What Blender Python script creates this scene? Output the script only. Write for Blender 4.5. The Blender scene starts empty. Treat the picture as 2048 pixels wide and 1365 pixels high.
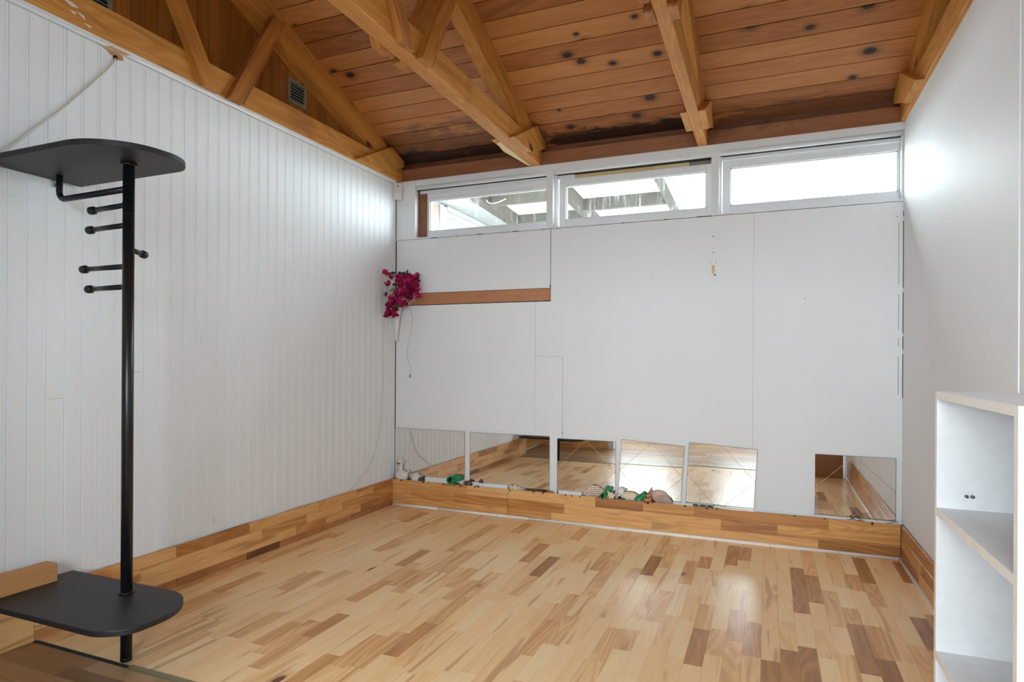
import bpy, bmesh, math, random
from mathutils import Vector, Matrix, noise as mnoise

random.seed(11)
SC = bpy.context.scene
COL = SC.collection
PI = math.pi

# ------------------------------------------------------------------ camera, sky, exposure
cam_d = bpy.data.cameras.new('camera')
cam = bpy.data.objects.new('camera', cam_d)
COL.objects.link(cam)
cam_d.sensor_width = 36.0
cam_d.lens = 1248.97 / 2048 * 36.0
cam_d.shift_y = 38.39 / 2048
cam_d.clip_start = 0.02
CAM = Vector((2.8861, -4.461, 1.2))
yaw, roll = 0.3898, 0.0057
fw = Vector((-math.sin(yaw), math.cos(yaw), 0))
rt = Vector((math.cos(yaw), math.sin(yaw), 0))
up = Vector((0, 0, 1))
r2 = rt * math.cos(roll) + up * math.sin(roll)
u2 = -rt * math.sin(roll) + up * math.cos(roll)
m3 = Matrix((r2, u2, -fw)).transposed()
cam.matrix_world = Matrix.Translation(CAM) @ m3.to_4x4()
SC.camera = cam

world = bpy.data.worlds.new('overcast_sky')
SC.world = world
world.use_nodes = True
wb = world.node_tree.nodes['Background']
wb.inputs['Color'].default_value = (0.80, 0.92, 0.99, 1)
wb.inputs['Strength'].default_value = 13.0

SC.view_settings.view_transform = 'Standard'
SC.view_settings.look = 'None'
SC.view_settings.exposure = 1.3
SC.view_settings.gamma = 1.0
SC.view_settings.use_curve_mapping = False
SC.cycles.diffuse_bounces = 6
SC.cycles.max_bounces = 10
SC.cycles.sample_clamp_indirect = 6.0


def portal(name, loc, sx, sz, into):
    """sampling portal lying in a window opening (gives off no light of its own)"""
    l = bpy.data.lights.new(name, 'AREA')
    l.shape = 'RECTANGLE'
    l.size, l.size_y = sx, sz
    l.cycles.is_portal = True
    o = bpy.data.objects.new(name, l)
    COL.objects.link(o)
    o.location = loc
    o.rotation_euler = (-PI / 2, 0, 0) if into < 0 else (PI / 2, 0, 0)


# back wall windows look +y, light travels to -y ; rear openings the other way
portal('portal_back', (1.95, 0.13, 2.39), 3.4, 0.42, -1)
portal('portal_rear_window', (2.8, -5.97, 1.65), 1.2, 1.1, 1)
portal('portal_rear_door', (0.95, -5.97, 1.6), 1.1, 1.05, 1)


# ------------------------------------------------------------------ helpers
def lin(r, g, b):
    f = lambda c: (c / 255 / 12.92) if c / 255 <= 0.04045 else ((c / 255 + 0.055) / 1.055) ** 2.4
    return (f(r), f(g), f(b), 1.0)


WL = {}


def wloc(o):
    return WL.get(o.name, Vector((0, 0, 0)))


def tag(o, label=None, cat=None, group=None, kind=None):
    if label: o['label'] = label
    if cat: o['category'] = cat
    if group: o['group'] = group
    if kind: o['kind'] = kind
    return o


def empty(name, loc=(0, 0, 0)):
    o = bpy.data.objects.new(name, None)
    COL.objects.link(o)
    o.location = loc
    o.empty_display_size = 0.1
    WL[o.name] = Vector(loc)
    return o


def thing(name, label, cat, loc=(0, 0, 0), group=None):
    return tag(empty(name, loc), label, cat, group)


def struct(o, label, cat):
    return tag(o, label, cat, None, 'structure')


class MB:
    def __init__(s):
        s.v, s.f, s.g, s.t, s.sm = [], [], [], [], []

    def add(s, vs, fs, grain='x', tone=0.3, off=None, smooth=False):
        b = len(s.v)
        if off is None:
            off = (random.uniform(0, 60), random.uniform(0, 60), random.uniform(0, 60))
        if isinstance(grain, (list, tuple)) and len(grain) == 3 and not isinstance(grain[0], (int, float)):
            A3 = [Vector(q) for q in grain]
            gs = [tuple(A3[i].dot(Vector(p)) + off[i] for i in range(3)) for p in vs]
        elif isinstance(grain, str):
            pm = {'x': (0, 1, 2), 'y': (1, 0, 2), 'z': (2, 0, 1)}[grain]
            gs = [(p[pm[0]] + off[0], p[pm[1]] + off[1], p[pm[2]] + off[2]) for p in vs]
        else:
            d = Vector(grain).normalized()
            a = d.cross(Vector((0.3, 0.2, 1)) if abs(d.z) < 0.9 else Vector((1, 0, 0))).normalized()
            c = d.cross(a)
            gs = [(d.dot(Vector(p)) + off[0], a.dot(Vector(p)) + off[1], c.dot(Vector(p)) + off[2]) for p in vs]
        s.v += [tuple(p) for p in vs]
        s.g += gs
        s.t += [tone] * len(vs)
        s.f += [tuple(i + b for i in q) for q in fs]
        s.sm += [smooth] * len(fs)
        return s

    def box(s, x0, x1, y0, y1, z0, z1, **k):
        vs = [(x, y, z) for x in (x0, x1) for y in (y0, y1) for z in (z0, z1)]
        fs = [(0, 1, 3, 2), (4, 6, 7, 5), (0, 4, 5, 1), (2, 3, 7, 6), (0, 2, 6, 4), (1, 5, 7, 3)]
        return s.add(vs, fs, **k)

    def prism(s, poly, axis, a, b, **k):
        """poly: 2D points in the two other axes (in x,y,z order), extruded along axis"""
        n = len(poly)
        def mk(p, h):
            return {'x': (h, p[0], p[1]), 'y': (p[0], h, p[1]), 'z': (p[0], p[1], h)}[axis]
        vs = [mk(p, a) for p in poly] + [mk(p, b) for p in poly]
        fs = [tuple(range(n)), tuple(range(2 * n - 1, n - 1, -1))]
        fs += [(i, (i + 1) % n, n + (i + 1) % n, n + i) for i in range(n)]
        return s.add(vs, fs, **k)

    def plank(s, x0, x1, y0, y1, z0, z1, axis, up='z+', ch=0.0008, **k):
        """box with chamfered long edges on the face named by up"""
        k.setdefault('grain', axis)
        ua, sg = up[0], up[1]
        R = {'x': (x0, x1), 'y': (y0, y1), 'z': (z0, z1)}
        o = [q for q in 'xyz' if q not in (axis, ua)][0]
        a0, a1 = R[o]
        l, h = R[ua] if sg == '+' else R[ua][::-1]
        d = ch if sg == '+' else -ch
        pts = [(a0, l), (a1, l), (a1, h - d), (a1 - ch, h), (a0 + ch, h), (a0, h - d)]
        order = [q for q in 'xyz' if q != axis]
        if order[0] != o:
            pts = [(p[1], p[0]) for p in pts]
        return s.prism(pts, axis, R[axis][0], R[axis][1], **k)

    def obox(s, p, q, w, h, side, **k):
        """board from p to q; w across 'side' direction, h along the third one"""
        p, q = Vector(p), Vector(q)
        d = (q - p).normalized()
        sd = Vector(side); sd = (sd - d * sd.dot(d)).normalized()
        n = d.cross(sd)
        vs = []
        for e in (p, q):
            for a, b in ((-1, -1), (1, -1), (1, 1), (-1, 1)):
                vs.append(e + sd * a * w / 2 + n * b * h / 2)
        fs = [(0, 1, 2, 3), (7, 6, 5, 4)] + [(i, (i + 1) % 4, 4 + (i + 1) % 4, 4 + i) for i in range(4)]
        k.setdefault('grain', tuple(d))
        return s.add(vs, fs, **k)

    def tube(s, pts, r, n=8, cap=True, **k):
        pts = [Vector(p) for p in pts]
        rs = r if isinstance(r, (list, tuple)) else [r] * len(pts)
        vs, fs = [], []
        ref = None
        for i, p in enumerate(pts):
            d = (pts[min(i + 1, len(pts) - 1)] - pts[max(i - 1, 0)]).normalized()
            if ref is None:
                ref = d.cross(Vector((0, 0, 1)) if abs(d.z) < 0.9 else Vector((1, 0, 0))).normalized()
            ref = (ref - d * ref.dot(d)).normalized()
            b = d.cross(ref)
            for j in range(n):
                a = 2 * PI * j / n
                vs.append(p + (ref * math.cos(a) + b * math.sin(a)) * rs[i])
        for i in range(len(pts) - 1):
            for j in range(n):
                fs.append((i * n + j, i * n + (j + 1) % n, (i + 1) * n + (j + 1) % n, (i + 1) * n + j))
        if cap:
            fs.append(tuple(range(n)))
            fs.append(tuple(range((len(pts) - 1) * n, len(pts) * n)))
        k.setdefault('smooth', True)
        return s.add(vs, fs, **k)

    def lathe(s, prof, c, n=16, sx=1, sy=1, rot=None, **k):
        """prof: (radius, z) pairs around c"""
        c = Vector(c)
        vs, fs = [], []
        for r, z in prof:
            for j in range(n):
                a = 2 * PI * j / n
                p = Vector((math.cos(a) * r * sx, math.sin(a) * r * sy, z))
                if rot is not None: p = rot @ p
                vs.append(c + p)
        for i in range(len(prof) - 1):
            for j in range(n):
                fs.append((i * n + j, i * n + (j + 1) % n, (i + 1) * n + (j + 1) % n, (i + 1) * n + j))
        if prof[0][0] > 1e-5: fs.append(tuple(range(n)))
        if prof[-1][0] > 1e-5: fs.append(tuple(range((len(prof) - 1) * n, len(prof) * n)))
        k.setdefault('smooth', True)
        return s.add(vs, fs, **k)

    def blob(s, c, r, n=12, m=7, rough=0.0, seed=0, rot=None, **k):
        c = Vector(c)
        vs, fs = [], []
        for i in range(m + 1):
            th = PI * i / m
            for j in range(n):
                a = 2 * PI * j / n
                d = Vector((math.sin(th) * math.cos(a), math.sin(th) * math.sin(a), math.cos(th)))
                e = 1 + rough * mnoise.noise(d * 1.7 + Vector((seed * 3.1, 0, seed)))
                p = Vector((d.x * r[0], d.y * r[1], d.z * r[2])) * e
                if rot is not None: p = rot @ p
                vs.append(c + p)
        for i in range(m):
            for j in range(n):
                fs.append((i * n + j, i * n + (j + 1) % n, (i + 1) * n + (j + 1) % n, (i + 1) * n + j))
        k.setdefault('smooth', True)
        return s.add(vs, fs, **k)

    def build(s, name, mat, parent=None, bevel=0.0):
        xs = list(zip(*s.v))
        c = Vector([(min(q) + max(q)) / 2 for q in xs])
        me = bpy.data.meshes.new(name)
        me.from_pydata([tuple(Vector(p) - c) for p in s.v], [], s.f)
        at = me.attributes.new('gr', 'FLOAT_VECTOR', 'POINT')
        at.data.foreach_set('vector', [q for p in s.g for q in p])
        at = me.attributes.new('tone', 'FLOAT', 'POINT')
        at.data.foreach_set('value', s.t)
        me.polygons.foreach_set('use_smooth', s.sm)
        bm = bmesh.new()
        bm.from_mesh(me)
        bmesh.ops.remove_doubles(bm, verts=bm.verts, dist=1e-6)
        bmesh.ops.recalc_face_normals(bm, faces=bm.faces)
        bm.to_mesh(me)
        bm.free()
        me.materials.append(mat)
        o = bpy.data.objects.new(name, me)
        COL.objects.link(o)
        WL[o.name] = c
        if parent is not None:
            o.parent = parent
            o.location = c - wloc(parent)
        else:
            o.location = c
        if bevel:
            md = o.modifiers.new('soft_edges', 'BEVEL')
            md.width = bevel
            md.segments = 2
            md.limit_method = 'ANGLE'
        return o


# ------------------------------------------------------------------ materials
class NT:
    def __init__(s, name):
        s.m = bpy.data.materials.new(name)
        s.m.use_nodes = True
        s.t = s.m.node_tree
        s.b = s.t.nodes['Principled BSDF']
        s.out = s.t.nodes['Material Output']

    def n(s, kind, **k):
        nd = s.t.nodes.new('ShaderNode' + kind)
        for a, b in k.items():
            if a.startswith('i_'):
                key = a[2:]
                key = int(key) if key.isdigit() else key
                if hasattr(b, 'is_output'):
                    s.t.links.new(b, nd.inputs[key])
                else:
                    nd.inputs[key].default_value = b
            else:
                setattr(nd, a, b)
        return nd

    def math(s, op, a, b=0.0, clamp=False):
        nd = s.t.nodes.new('ShaderNodeMath')
        nd.operation = op
        nd.use_clamp = clamp
        for i, q in enumerate((a, b)):
            if hasattr(q, 'is_output'): s.t.links.new(q, nd.inputs[i])
            else: nd.inputs[i].default_value = q
        return nd.outputs[0]

    def noise(s, vec, scale, detail=3, rough=0.55, dist=0.0):
        mp = s.n('Mapping', i_Vector=vec, i_Scale=scale)
        return s.n('TexNoise', i_Vector=mp.outputs[0], i_Scale=1.0, i_Detail=detail, i_Roughness=rough, i_Distortion=dist).outputs['Fac']

    def rng(s, v, a, b, c=0.0, d=1.0, smooth=True):
        nd = s.n('MapRange', i_Value=v)
        nd.interpolation_type = 'SMOOTHSTEP' if smooth else 'LINEAR'
        for i, q in enumerate((a, b, c, d)): nd.inputs[i + 1].default_value = q
        return nd.outputs[0]

    def mix(s, f, a, b):
        nd = s.t.nodes.new('ShaderNodeMix')
        nd.data_type = 'RGBA'
        for k, q in ((0, f), (6, a), (7, b)):
            if hasattr(q, 'is_output'): s.t.links.new(q, nd.inputs[k])
            else: nd.inputs[k].default_value = q
        return nd.outputs[2]

    def ramp(s, v, stops):
        nd = s.n('ValToRGB', i_Fac=v)
        e = nd.color_ramp.elements
        e[0].position, e[0].color = stops[0]
        e[1].position, e[1].color = stops[-1]
        for p, c in stops[1:-1]:
            q = e.new(p); q.color = c
        return nd.outputs[0]

    def set(s, **k):
        for a, b in k.items():
            key = a.replace('_', ' ')
            if hasattr(b, 'is_output'): s.t.links.new(b, s.b.inputs[key])
            else: s.b.inputs[key].default_value = b
        return s

    def bump(s, h, strength=0.2, dist=0.002):
        nd = s.n('Bump', i_Height=h, i_Strength=strength, i_Distance=dist)
        s.t.links.new(nd.outputs[0], s.b.inputs['Normal'])


def plain(name, col, rough=0.5, metal=0.0, **k):
    t = NT(name)
    pos = t.n('NewGeometry').outputs['Position']
    nz = t.noise(pos, (30, 30, 30), 3)
    c2 = tuple(x * 0.94 for x in col[:3]) + (1,)
    t.set(Base_Color=t.mix(t.rng(nz, 0.3, 0.75), col, c2), Roughness=rough, Metallic=metal, **k)
    return t.m


def paint(name, col, rough=0.45, dirt=0.06):
    """brushed white paint with faint unevenness"""
    t = NT(name)
    pos = t.n('NewGeometry').outputs['Position']
    a = t.noise(pos, (1.3, 1.3, 0.8), 4, 0.6)
    b = t.noise(pos, (14, 14, 40), 4, 0.65)
    f = t.math('ADD', t.math('MULTIPLY', t.rng(a, 0.35, 0.8), 0.6), t.math('MULTIPLY', t.rng(b, 0.45, 0.9), 0.4))
    dk = (col[0] * (1 - dirt * 1.2), col[1] * (1 - dirt * 1.4), col[2] * (1 - dirt * 1.8), 1)
    # small scuffs
    sp = t.rng(t.noise(pos, (22, 22, 9), 2, 0.5, 0.4), 0.74, 0.80)
    c = t.mix(f, col, dk)
    c = t.mix(t.math('MULTIPLY', sp, 0.25), c, lin(120, 112, 105))
    t.set(Base_Color=c, Roughness=rough)
    t.bump(b, 0.12, 0.001)
    return t.m


def wood(name, stops, a_fine=0.22, a_broad=0.35, a_ring=0.14, knots=0.0, knotcol=(60, 32, 14), rough=0.5, bump=0.15,
         streak=0.0, streakcol=(120, 78, 45), stain=None, coat=0.0, fine_scale=38, patch=None, knot2d=False, spec=0.5):
    t = NT(name)
    gr = t.n('Attribute', attribute_name='gr').outputs['Vector']
    tone = t.n('Attribute', attribute_name='tone').outputs['Fac']
    fine = t.noise(gr, (2.2, fine_scale * 4, fine_scale * 4), 4, 0.6, 0.3)
    broad = t.noise(gr, (1.1, 11, 11), 3, 0.55, 0.8)
    rn = t.noise(gr, (0.9, 8, 8), 1, 0.5, 0.5)
    ring = t.math('SINE', t.math('MULTIPLY', rn, 70.0))
    v = t.math('ADD', tone, t.math('MULTIPLY', t.math('SUBTRACT', fine, 0.5), a_fine))
    v = t.math('ADD', v, t.math('MULTIPLY', t.math('SUBTRACT', broad, 0.5), a_broad))
    v = t.math('ADD', v, t.math('MULTIPLY', ring, a_ring * 0.5))
    c = t.ramp(v, stops)
    if streak:
        sn = t.noise(gr, (0.9, 13, 13), 1, 0.4, 1.2)
        m = t.math('MULTIPLY', t.rng(sn, 0.62, 0.72), streak)
        c = t.mix(m, c, lin(*streakcol))
    if knots:
        mp = t.n('Mapping', i_Vector=gr, i_Scale=(3.3, 4.6, 4.6) if knot2d else (3.2, 7.0, 7.0))
        vo = t.n('TexVoronoi', i_Vector=mp.outputs[0], i_Scale=1.0)
        if knot2d: vo.voronoi_dimensions = '2D'
        sc3 = t.n('SeparateColor', i_Color=vo.outputs['Color'])
        on = t.math('GREATER_THAN', sc3.outputs[0], 1 - knots)
        wob = t.math('MULTIPLY', t.math('SUBTRACT', fine, 0.5), 0.05)
        dist = t.math('ADD', vo.outputs['Distance'], wob)
        if knot2d: dist = t.math('DIVIDE', dist, t.math('ADD', 0.35, t.math('MULTIPLY', sc3.outputs[1], 0.55)))
        core = t.math('MULTIPLY', t.rng(dist, 0.09, 0.17, 1, 0), on)
        halo = t.math('MULTIPLY', t.rng(dist, 0.12, 0.36, 0.5, 0), on)
        c = t.mix(halo, c, lin(*[min(255, q * 1.9) for q in knotcol]))
        c = t.mix(core, c, lin(*knotcol))
    if patch:
        pn = t.noise(t.n('NewGeometry').outputs['Position'], (2.2, 3.0, 3.0), 4, 0.62, 0.5)
        c = t.mix(t.math('MULTIPLY', t.rng(pn, 0.55, 0.75), patch[1]), c, lin(*patch[0]))
    if stain:
        pos = t.n('NewGeometry').outputs['Position']
        xyz = t.n('SeparateXYZ', i_Vector=pos)
        nn = t.noise(pos, (3.2, 11, 11), 5, 0.65, 0.6)
        for (y0, y1, x0, x1, amt, colr) in stain:
            yy = t.rng(xyz.outputs['Y'], y0, y1)
            xx = t.math('MULTIPLY', t.rng(xyz.outputs['X'], x0, x0 + 0.35), t.rng(xyz.outputs['X'], x1 - 0.35, x1, 1, 0))
            m = t.math('MULTIPLY', yy, xx)
            m = t.rng(t.math('ADD', m, t.math('MULTIPLY', t.math('SUBTRACT', nn, 0.5), 1.5)), 0.62, 0.86)
            c = t.mix(t.math('MULTIPLY', m, amt), c, lin(*colr))
    t.set(Base_Color=c, Roughness=rough, Specular_IOR_Level=spec)
    if coat:
        t.set(Coat_Weight=coat, Coat_Roughness=0.12)
    t.bump(fine, bump, 0.001)
    return t.m


M = {}
M['wall'] = paint('painted_panel', (0.80, 0.815, 0.835, 1), 0.62, 0.03)
M['board'] = paint('painted_board', (0.82, 0.845, 0.875, 1), 0.68, 0.03)
M['trim'] = paint('painted_trim', (0.80, 0.82, 0.85, 1), 0.38, 0.09)
M['bright'] = paint('fresh_white_paint', (0.90, 0.90, 0.89, 1), 0.4, 0.03)
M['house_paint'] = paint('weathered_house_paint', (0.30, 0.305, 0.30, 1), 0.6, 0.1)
M['nick'] = plain('dark_nail_nick', lin(84, 46, 26), 0.7)
M['gap'] = plain('dark_joint', (0.03, 0.027, 0.025, 1), 0.9)
M['laminate'] = wood('laminate_strip', [(0.0, lin(252, 220, 170)), (0.35, lin(246, 200, 142)), (0.6, lin(212, 152, 94)), (1.0, lin(116, 76, 44))],
                     0.22, 0.22, 0.11, 0.05, (110, 70, 42), 0.30, 0.05, streak=0.6, streakcol=(190, 130, 80), spec=0.25)
M['laminate_base'] = wood('laminate_baseboard', [(0.0, lin(236, 190, 132)), (0.35, lin(218, 162, 100)), (0.6, lin(184, 124, 66)), (1.0, lin(108, 66, 32))],
                          0.20, 0.20, 0.16, 0.015, (96, 58, 32), 0.33, 0.05, streak=0.5, streakcol=(140, 86, 42))
M['laminate_old'] = wood('worn_laminate', [(0.0, lin(190, 148, 104)), (0.5, lin(158, 116, 76)), (1.0, lin(96, 66, 42))],
                         0.2, 0.2, 0.1, 0, rough=0.38, bump=0.05, streak=0.4, streakcol=(112, 76, 46))
M['kick'] = wood('worn_kick_strip', [(0.0, lin(206, 150, 96)), (0.5, lin(170, 112, 66)), (1.0, lin(88, 52, 28))],
                 0.35, 0.6, 0.2, 0.4, (96, 58, 32), 0.5, 0.3, patch=((120, 86, 62), 0.7))
M['ceil'] = wood('pine_ceiling_board', [(0.0, lin(210, 148, 88)), (0.45, lin(180, 114, 60)), (0.75, lin(134, 76, 35)), (1.0, lin(74, 39, 18))],
                 0.22, 0.40, 0.12, 0.5, (46, 24, 12), 0.5, 0.1, knot2d=True,
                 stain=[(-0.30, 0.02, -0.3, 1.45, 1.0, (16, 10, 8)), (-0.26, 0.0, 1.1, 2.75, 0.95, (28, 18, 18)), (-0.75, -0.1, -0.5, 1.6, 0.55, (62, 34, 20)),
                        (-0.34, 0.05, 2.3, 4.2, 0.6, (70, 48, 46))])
M['truss'] = wood('rough_truss_timber', [(0.0, lin(224, 164, 86)), (0.4, lin(198, 132, 56)), (0.7, lin(156, 92, 34)), (1.0, lin(92, 50, 18))],
                  0.42, 0.65, 0.16, 0.22, (84, 46, 20), 0.65, 0.4, streak=0.35, streakcol=(140, 84, 36), patch=((160, 104, 60), .5))
M['gable'] = wood('stained_gable_board', [(0.0, lin(176, 112, 40)), (0.5, lin(146, 86, 26)), (1.0, lin(86, 46, 14))],
                  0.25, 0.45, 0.12, 0.3, (44, 22, 8), 0.5, 0.1, knot2d=True)
M['fascia'] = wood('red_brown_board', [(0.0, lin(178, 120, 82)), (0.5, lin(146, 92, 60)), (1.0, lin(76, 44, 28))],
                   0.25, 0.5, 0.1, 0.12, (52, 26, 16), 0.55, 0.15, patch=((60, 32, 22), .75))
M['batten'] = wood('bare_batten', [(0.0, lin(196, 140, 102)), (0.5, lin(172, 112, 74)), (1.0, lin(110, 66, 40))],
                   0.3, 0.4, 0.1, 0.12, (84, 48, 30), 0.6, 0.2)
M['beam'] = wood('sawn_beam', [(0.0, lin(214, 160, 104)), (0.5, lin(188, 130, 78)), (1.0, lin(126, 80, 44))],
                 0.3, 0.4, 0.12, 0.05, (104, 64, 36), 0.6, 0.25)
M['weathered'] = wood('weathered_timber', [(0.0, lin(84, 74, 64)), (0.5, lin(58, 50, 42)), (1.0, lin(32, 27, 22))],
                      0.4, 0.6, 0.1, 0.05, (40, 34, 30), 0.8, 0.3)
M['paleblock'] = wood('pale_packing_wood', [(0.0, lin(230, 206, 160)), (0.6, lin(206, 172, 118)), (1.0, lin(140, 100, 60))], 0.2, 0.4, 0.1, 0.1, rough=0.6)
M['brownboard'] = wood('brown_board', [(0.0, lin(168, 118, 78)), (0.6, lin(140, 92, 56)), (1.0, lin(92, 58, 34))], 0.2, 0.3, 0.05, rough=0.5)
M['trough'] = wood('raw_board_back', [(0.0, lin(176, 150, 104)), (0.6, lin(150, 122, 80)), (1.0, lin(100, 78, 48))], 0.2, 0.3, 0.05, rough=0.6)
M['black_metal'] = NT('black_powder_coat').set(Base_Color=lin(22, 23, 27), Roughness=0.32).m
M['black_board'] = plain('black_laminate_board', lin(34, 34, 37), 0.5)
M['black_plastic'] = plain('black_plastic', lin(20, 20, 22), 0.4)
M['white_laminate'] = plain('white_laminate', (0.74, 0.735, 0.74, 1), 0.45)
M['edge_band'] = plain('cream_edge_band', lin(236, 229, 220), 0.45)
M['white_plastic'] = plain('white_plastic', (0.80, 0.80, 0.80, 1), 0.35)
M['cord'] = plain('ivory_cord', lin(214, 210, 200), 0.5)
M['cord_end'] = plain('grey_connector', lin(96, 96, 98), 0.4)
M['chrome'] = NT('steel_bracket').set(Base_Color=(0.6, 0.6, 0.62, 1), Roughness=0.3, Metallic=1.0).m
M['steel_dark'] = NT('dark_steel_pin').set(Base_Color=(0.18, 0.18, 0.2, 1), Roughness=0.4, Metallic=0.8).m
M['vent'] = plain('grey_green_vent', lin(128, 128, 108), 0.5)
M['vent_dark'] = plain('vent_shadow_mesh', lin(28, 26, 24), 0.8)
M['threshold'] = plain('olive_metal_strip', lin(138, 130, 96), 0.35, 0.3)
M['gold_line'] = plain('gold_mirror_line', lin(176, 142, 92), 0.4, 0.4)
M['paper_tile'] = plain('glazed_grey_ceramic', lin(176, 180, 172), 0.35)
mi = NT('mirror_glass')
mi.set(Base_Color=(0.90, 0.91, 0.89, 1), Roughness=0.015, Metallic=1.0)
M['mirror'] = mi.m

# dirty window glass: mostly clear, a reflection and a thin veil of streaks
g = NT('dusty_window_glass')
pos = g.n('NewGeometry').outputs['Position']
d1 = g.noise(pos, (26, 26, 3.0), 5, 0.7, 0.6)
d2 = g.noise(pos, (60, 60, 60), 4, 0.7)
veil = g.math('ADD', g.math('MULTIPLY', g.rng(d1, 0.52, 0.8), 0.16), g.math('MULTIPLY', g.rng(d2, 0.55, 0.8), 0.08))
veil = g.math('ADD', veil, 0.01)
tr = g.n('BsdfTransparent', i_Color=(0.95, 0.97, 0.96, 1))
df = g.n('BsdfTranslucent', i_Color=(0.8, 0.82, 0.83, 1))
gl = g.n('BsdfGlossy', i_Color=(1, 1, 1, 1), i_Roughness=0.02)
m1 = g.n('MixShader', i_0=veil, i_1=tr.outputs[0], i_2=df.outputs[0])
m2 = g.n('MixShader', i_0=0.05, i_1=m1.outputs[0], i_2=gl.outputs[0])
g.t.links.new(m2.outputs[0], g.out.inputs[0])
M['glass'] = g.m

g = NT('clear_window_glass')
tr = g.n('BsdfTransparent', i_Color=(0.97, 0.98, 0.98, 1))
gl = g.n('BsdfGlossy', i_Color=(1, 1, 1, 1), i_Roughness=0.01)
m2 = g.n('MixShader', i_0=0.05, i_1=tr.outputs[0], i_2=gl.outputs[0])
g.t.links.new(m2.outputs[0], g.out.inputs[0])
M['clear'] = g.m

g = NT('corrugated_plastic')
pos = g.n('NewGeometry').outputs['Position']
mo = g.noise(pos, (14, 14, 14), 5, 0.7)
colr = g.mix(g.rng(mo, 0.55, 0.72), (0.42, 0.43, 0.40, 1), (0.24, 0.235, 0.19, 1))
tl = g.n('BsdfTranslucent', i_Color=colr)
df = g.n('BsdfDiffuse', i_Color=colr)
m1 = g.n('MixShader', i_0=0.25, i_1=tl.outputs[0], i_2=df.outputs[0])
g.t.links.new(m1.outputs[0], g.out.inputs[0])
M['corrugated'] = g.m

# ------------------------------------------------------------------ dimensions (metres)
W = 3.65            # room width: left wall x=0, right wall x=W
ZT = 2.677          # top of the back wall trim / underside of truss chords
ZS = 2.194          # window sill line
THR = -2.78         # floor threshold
YR = -5.85          # rear wall
PITCH = 0.37
ZE = 2.845          # ceiling height at the back wall
BBH, BBY = 0.214, -0.0623
ceil_z = lambda y: ZE - PITCH * y if y > -2.9 else ZE + PITCH * (y + 5.8)

# ------------------------------------------------------------------ floor
floor = struct(empty('floor', (W / 2, THR / 2, 0)), 'light and brown parquet strip laminate floor', 'floor')
mb = MB().box(-0.15, W + 0.13, YR - 0.1, 0.1, -0.12, -0.0085)
sub = mb.build('subfloor', M['gap'], floor)
DARK = [(2.29, -.94, -.57, .85), (2.45, -1.0, -.58, .5), (2.57, -.69, -.46, .6), (2.66, -.57, -.15, .7), (2.76, -.45, -.16, .6), (2.2, -1.03, -.84, .45), (2.35, -1.55, -1.21, .45), (2.73, -1.62, -1.26, .6),
        (2.58, -1.91, -1.55, .7), (2.86, -1.74, -1.38, .65), (2.75, -2.0, -1.62, .45), (2.88, -2.1, -1.75, .75), (2.95, -2.02, -1.62, .75), (2.06, -.49, -.19, .4), (2.32, -1.89, -1.68, .45), (3.02, -1.18, -.47, .75),
        (3.09, -1.01, -.58, .7), (3.39, -.58, -.11, .75), (3.32, -.74, -.47, .55), (3.4, -.94, -.59, .5), (3.61, -.5, -.11, .75), (3.52, -1.39, -1.02, .88), (3.25, -1.72, -1.22, .75), (3.31, -1.55, -1.21, .55),
        (3.32, -1.95, -1.56, .85), (3.02, -1.98, -1.56, .75), (3.24, -1.21, -1.02, .5), (3.58, -1.22, -.96, .6), (1.57, -1.0, -.6, .65), (1.71, -1.2, -.83, .8), (1.71, -.44, -.13, .55), (1.27, -.44, -.17, .55),
        (1.47, -.8, -.5, .45), (1.84, -.89, -.55, .45), (2.0, -.98, -.61, .5), (2.0, -2.09, -1.72, .5), (2.06, -1.96, -1.64, .45), (2.25, -2.02, -1.69, .45), (1.06, -.63, -.3, .5), (1.5, -1.54, -1.23, .4),
        (2.02, -1.37, -1.16, .4), (.42, -.5, -.18, .6), (.64, -.45, -.24, .5), (.65, -1.17, -.89, .5), (.87, -1.35, -1.02, .6), (1.07, -.99, -.64, .55), (1.1, -1.71, -1.39, .5), (.96, -1.9, -1.58, .55),
        (1.04, -1.64, -1.36, .5), (1.31, -1.54, -1.22, .5), (1.02, -2.25, -2.04, .65), (1.44, -1.95, -1.62, .5), (1.44, -2.31, -1.97, .7), (1.37, -2.44, -2.1, .5), (1.24, -2.7, -2.39, .6), (.15, -1.23, -.94, .5),
        (1.52, -2.37, -1.92, .4), (.24, -2.07, -1.75, .55), (.54, -1.91, -1.6, .5), (.36, -2.38, -2.04, .4), (.91, -2.44, -2.2, .55), (1.03, -2.6, -2.3, .5), (.51, -2.65, -2.33, .35), (.87, -2.15, -1.85, .4)]
SW = 0.0713
rows = {}
for x, a, b, tn in DARK:
    i = int((x - 0.012) / SW)
    lst = rows.setdefault(i, [])
    if all(b <= q[0] + 0.02 or a >= q[1] - 0.02 for q in lst):
        lst.append((a, b, tn))
strips = []
TONES = [.02, .06, .1, .12, .16, .2, .2, .25, .28, .32, .36, .45]
rf = random.Random(5)
for i in range(int(W / SW) + 1):
    x0 = 0.012 + i * SW
    x1 = min(x0 + SW, W - 0.012)
    if x1 - x0 < 0.01: continue
    forced = sorted(rows.get(i, []))
    y = THR + 0.012
    end = BBY + 0.02
    segs = []
    def fill(y, to):
        while to - y > 0.001:
            L = rf.uniform(0.26, 0.5)
            if to - y - L < 0.16: L = to - y if to - y < 0.55 else (to - y) / 2
            segs.append((y, y + L, rf.choice(TONES)))
            y += L
    for a, b, tn in forced:
        if a - y < 0.1: a = y
        else: fill(y, a)
        b = min(b, end)
        if b > a:
            segs.append((a, b, tn)); y = b
    fill(y, end)
    for a, b, tn in segs:
        strips.append((x0, x1, a, b, tn))


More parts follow.
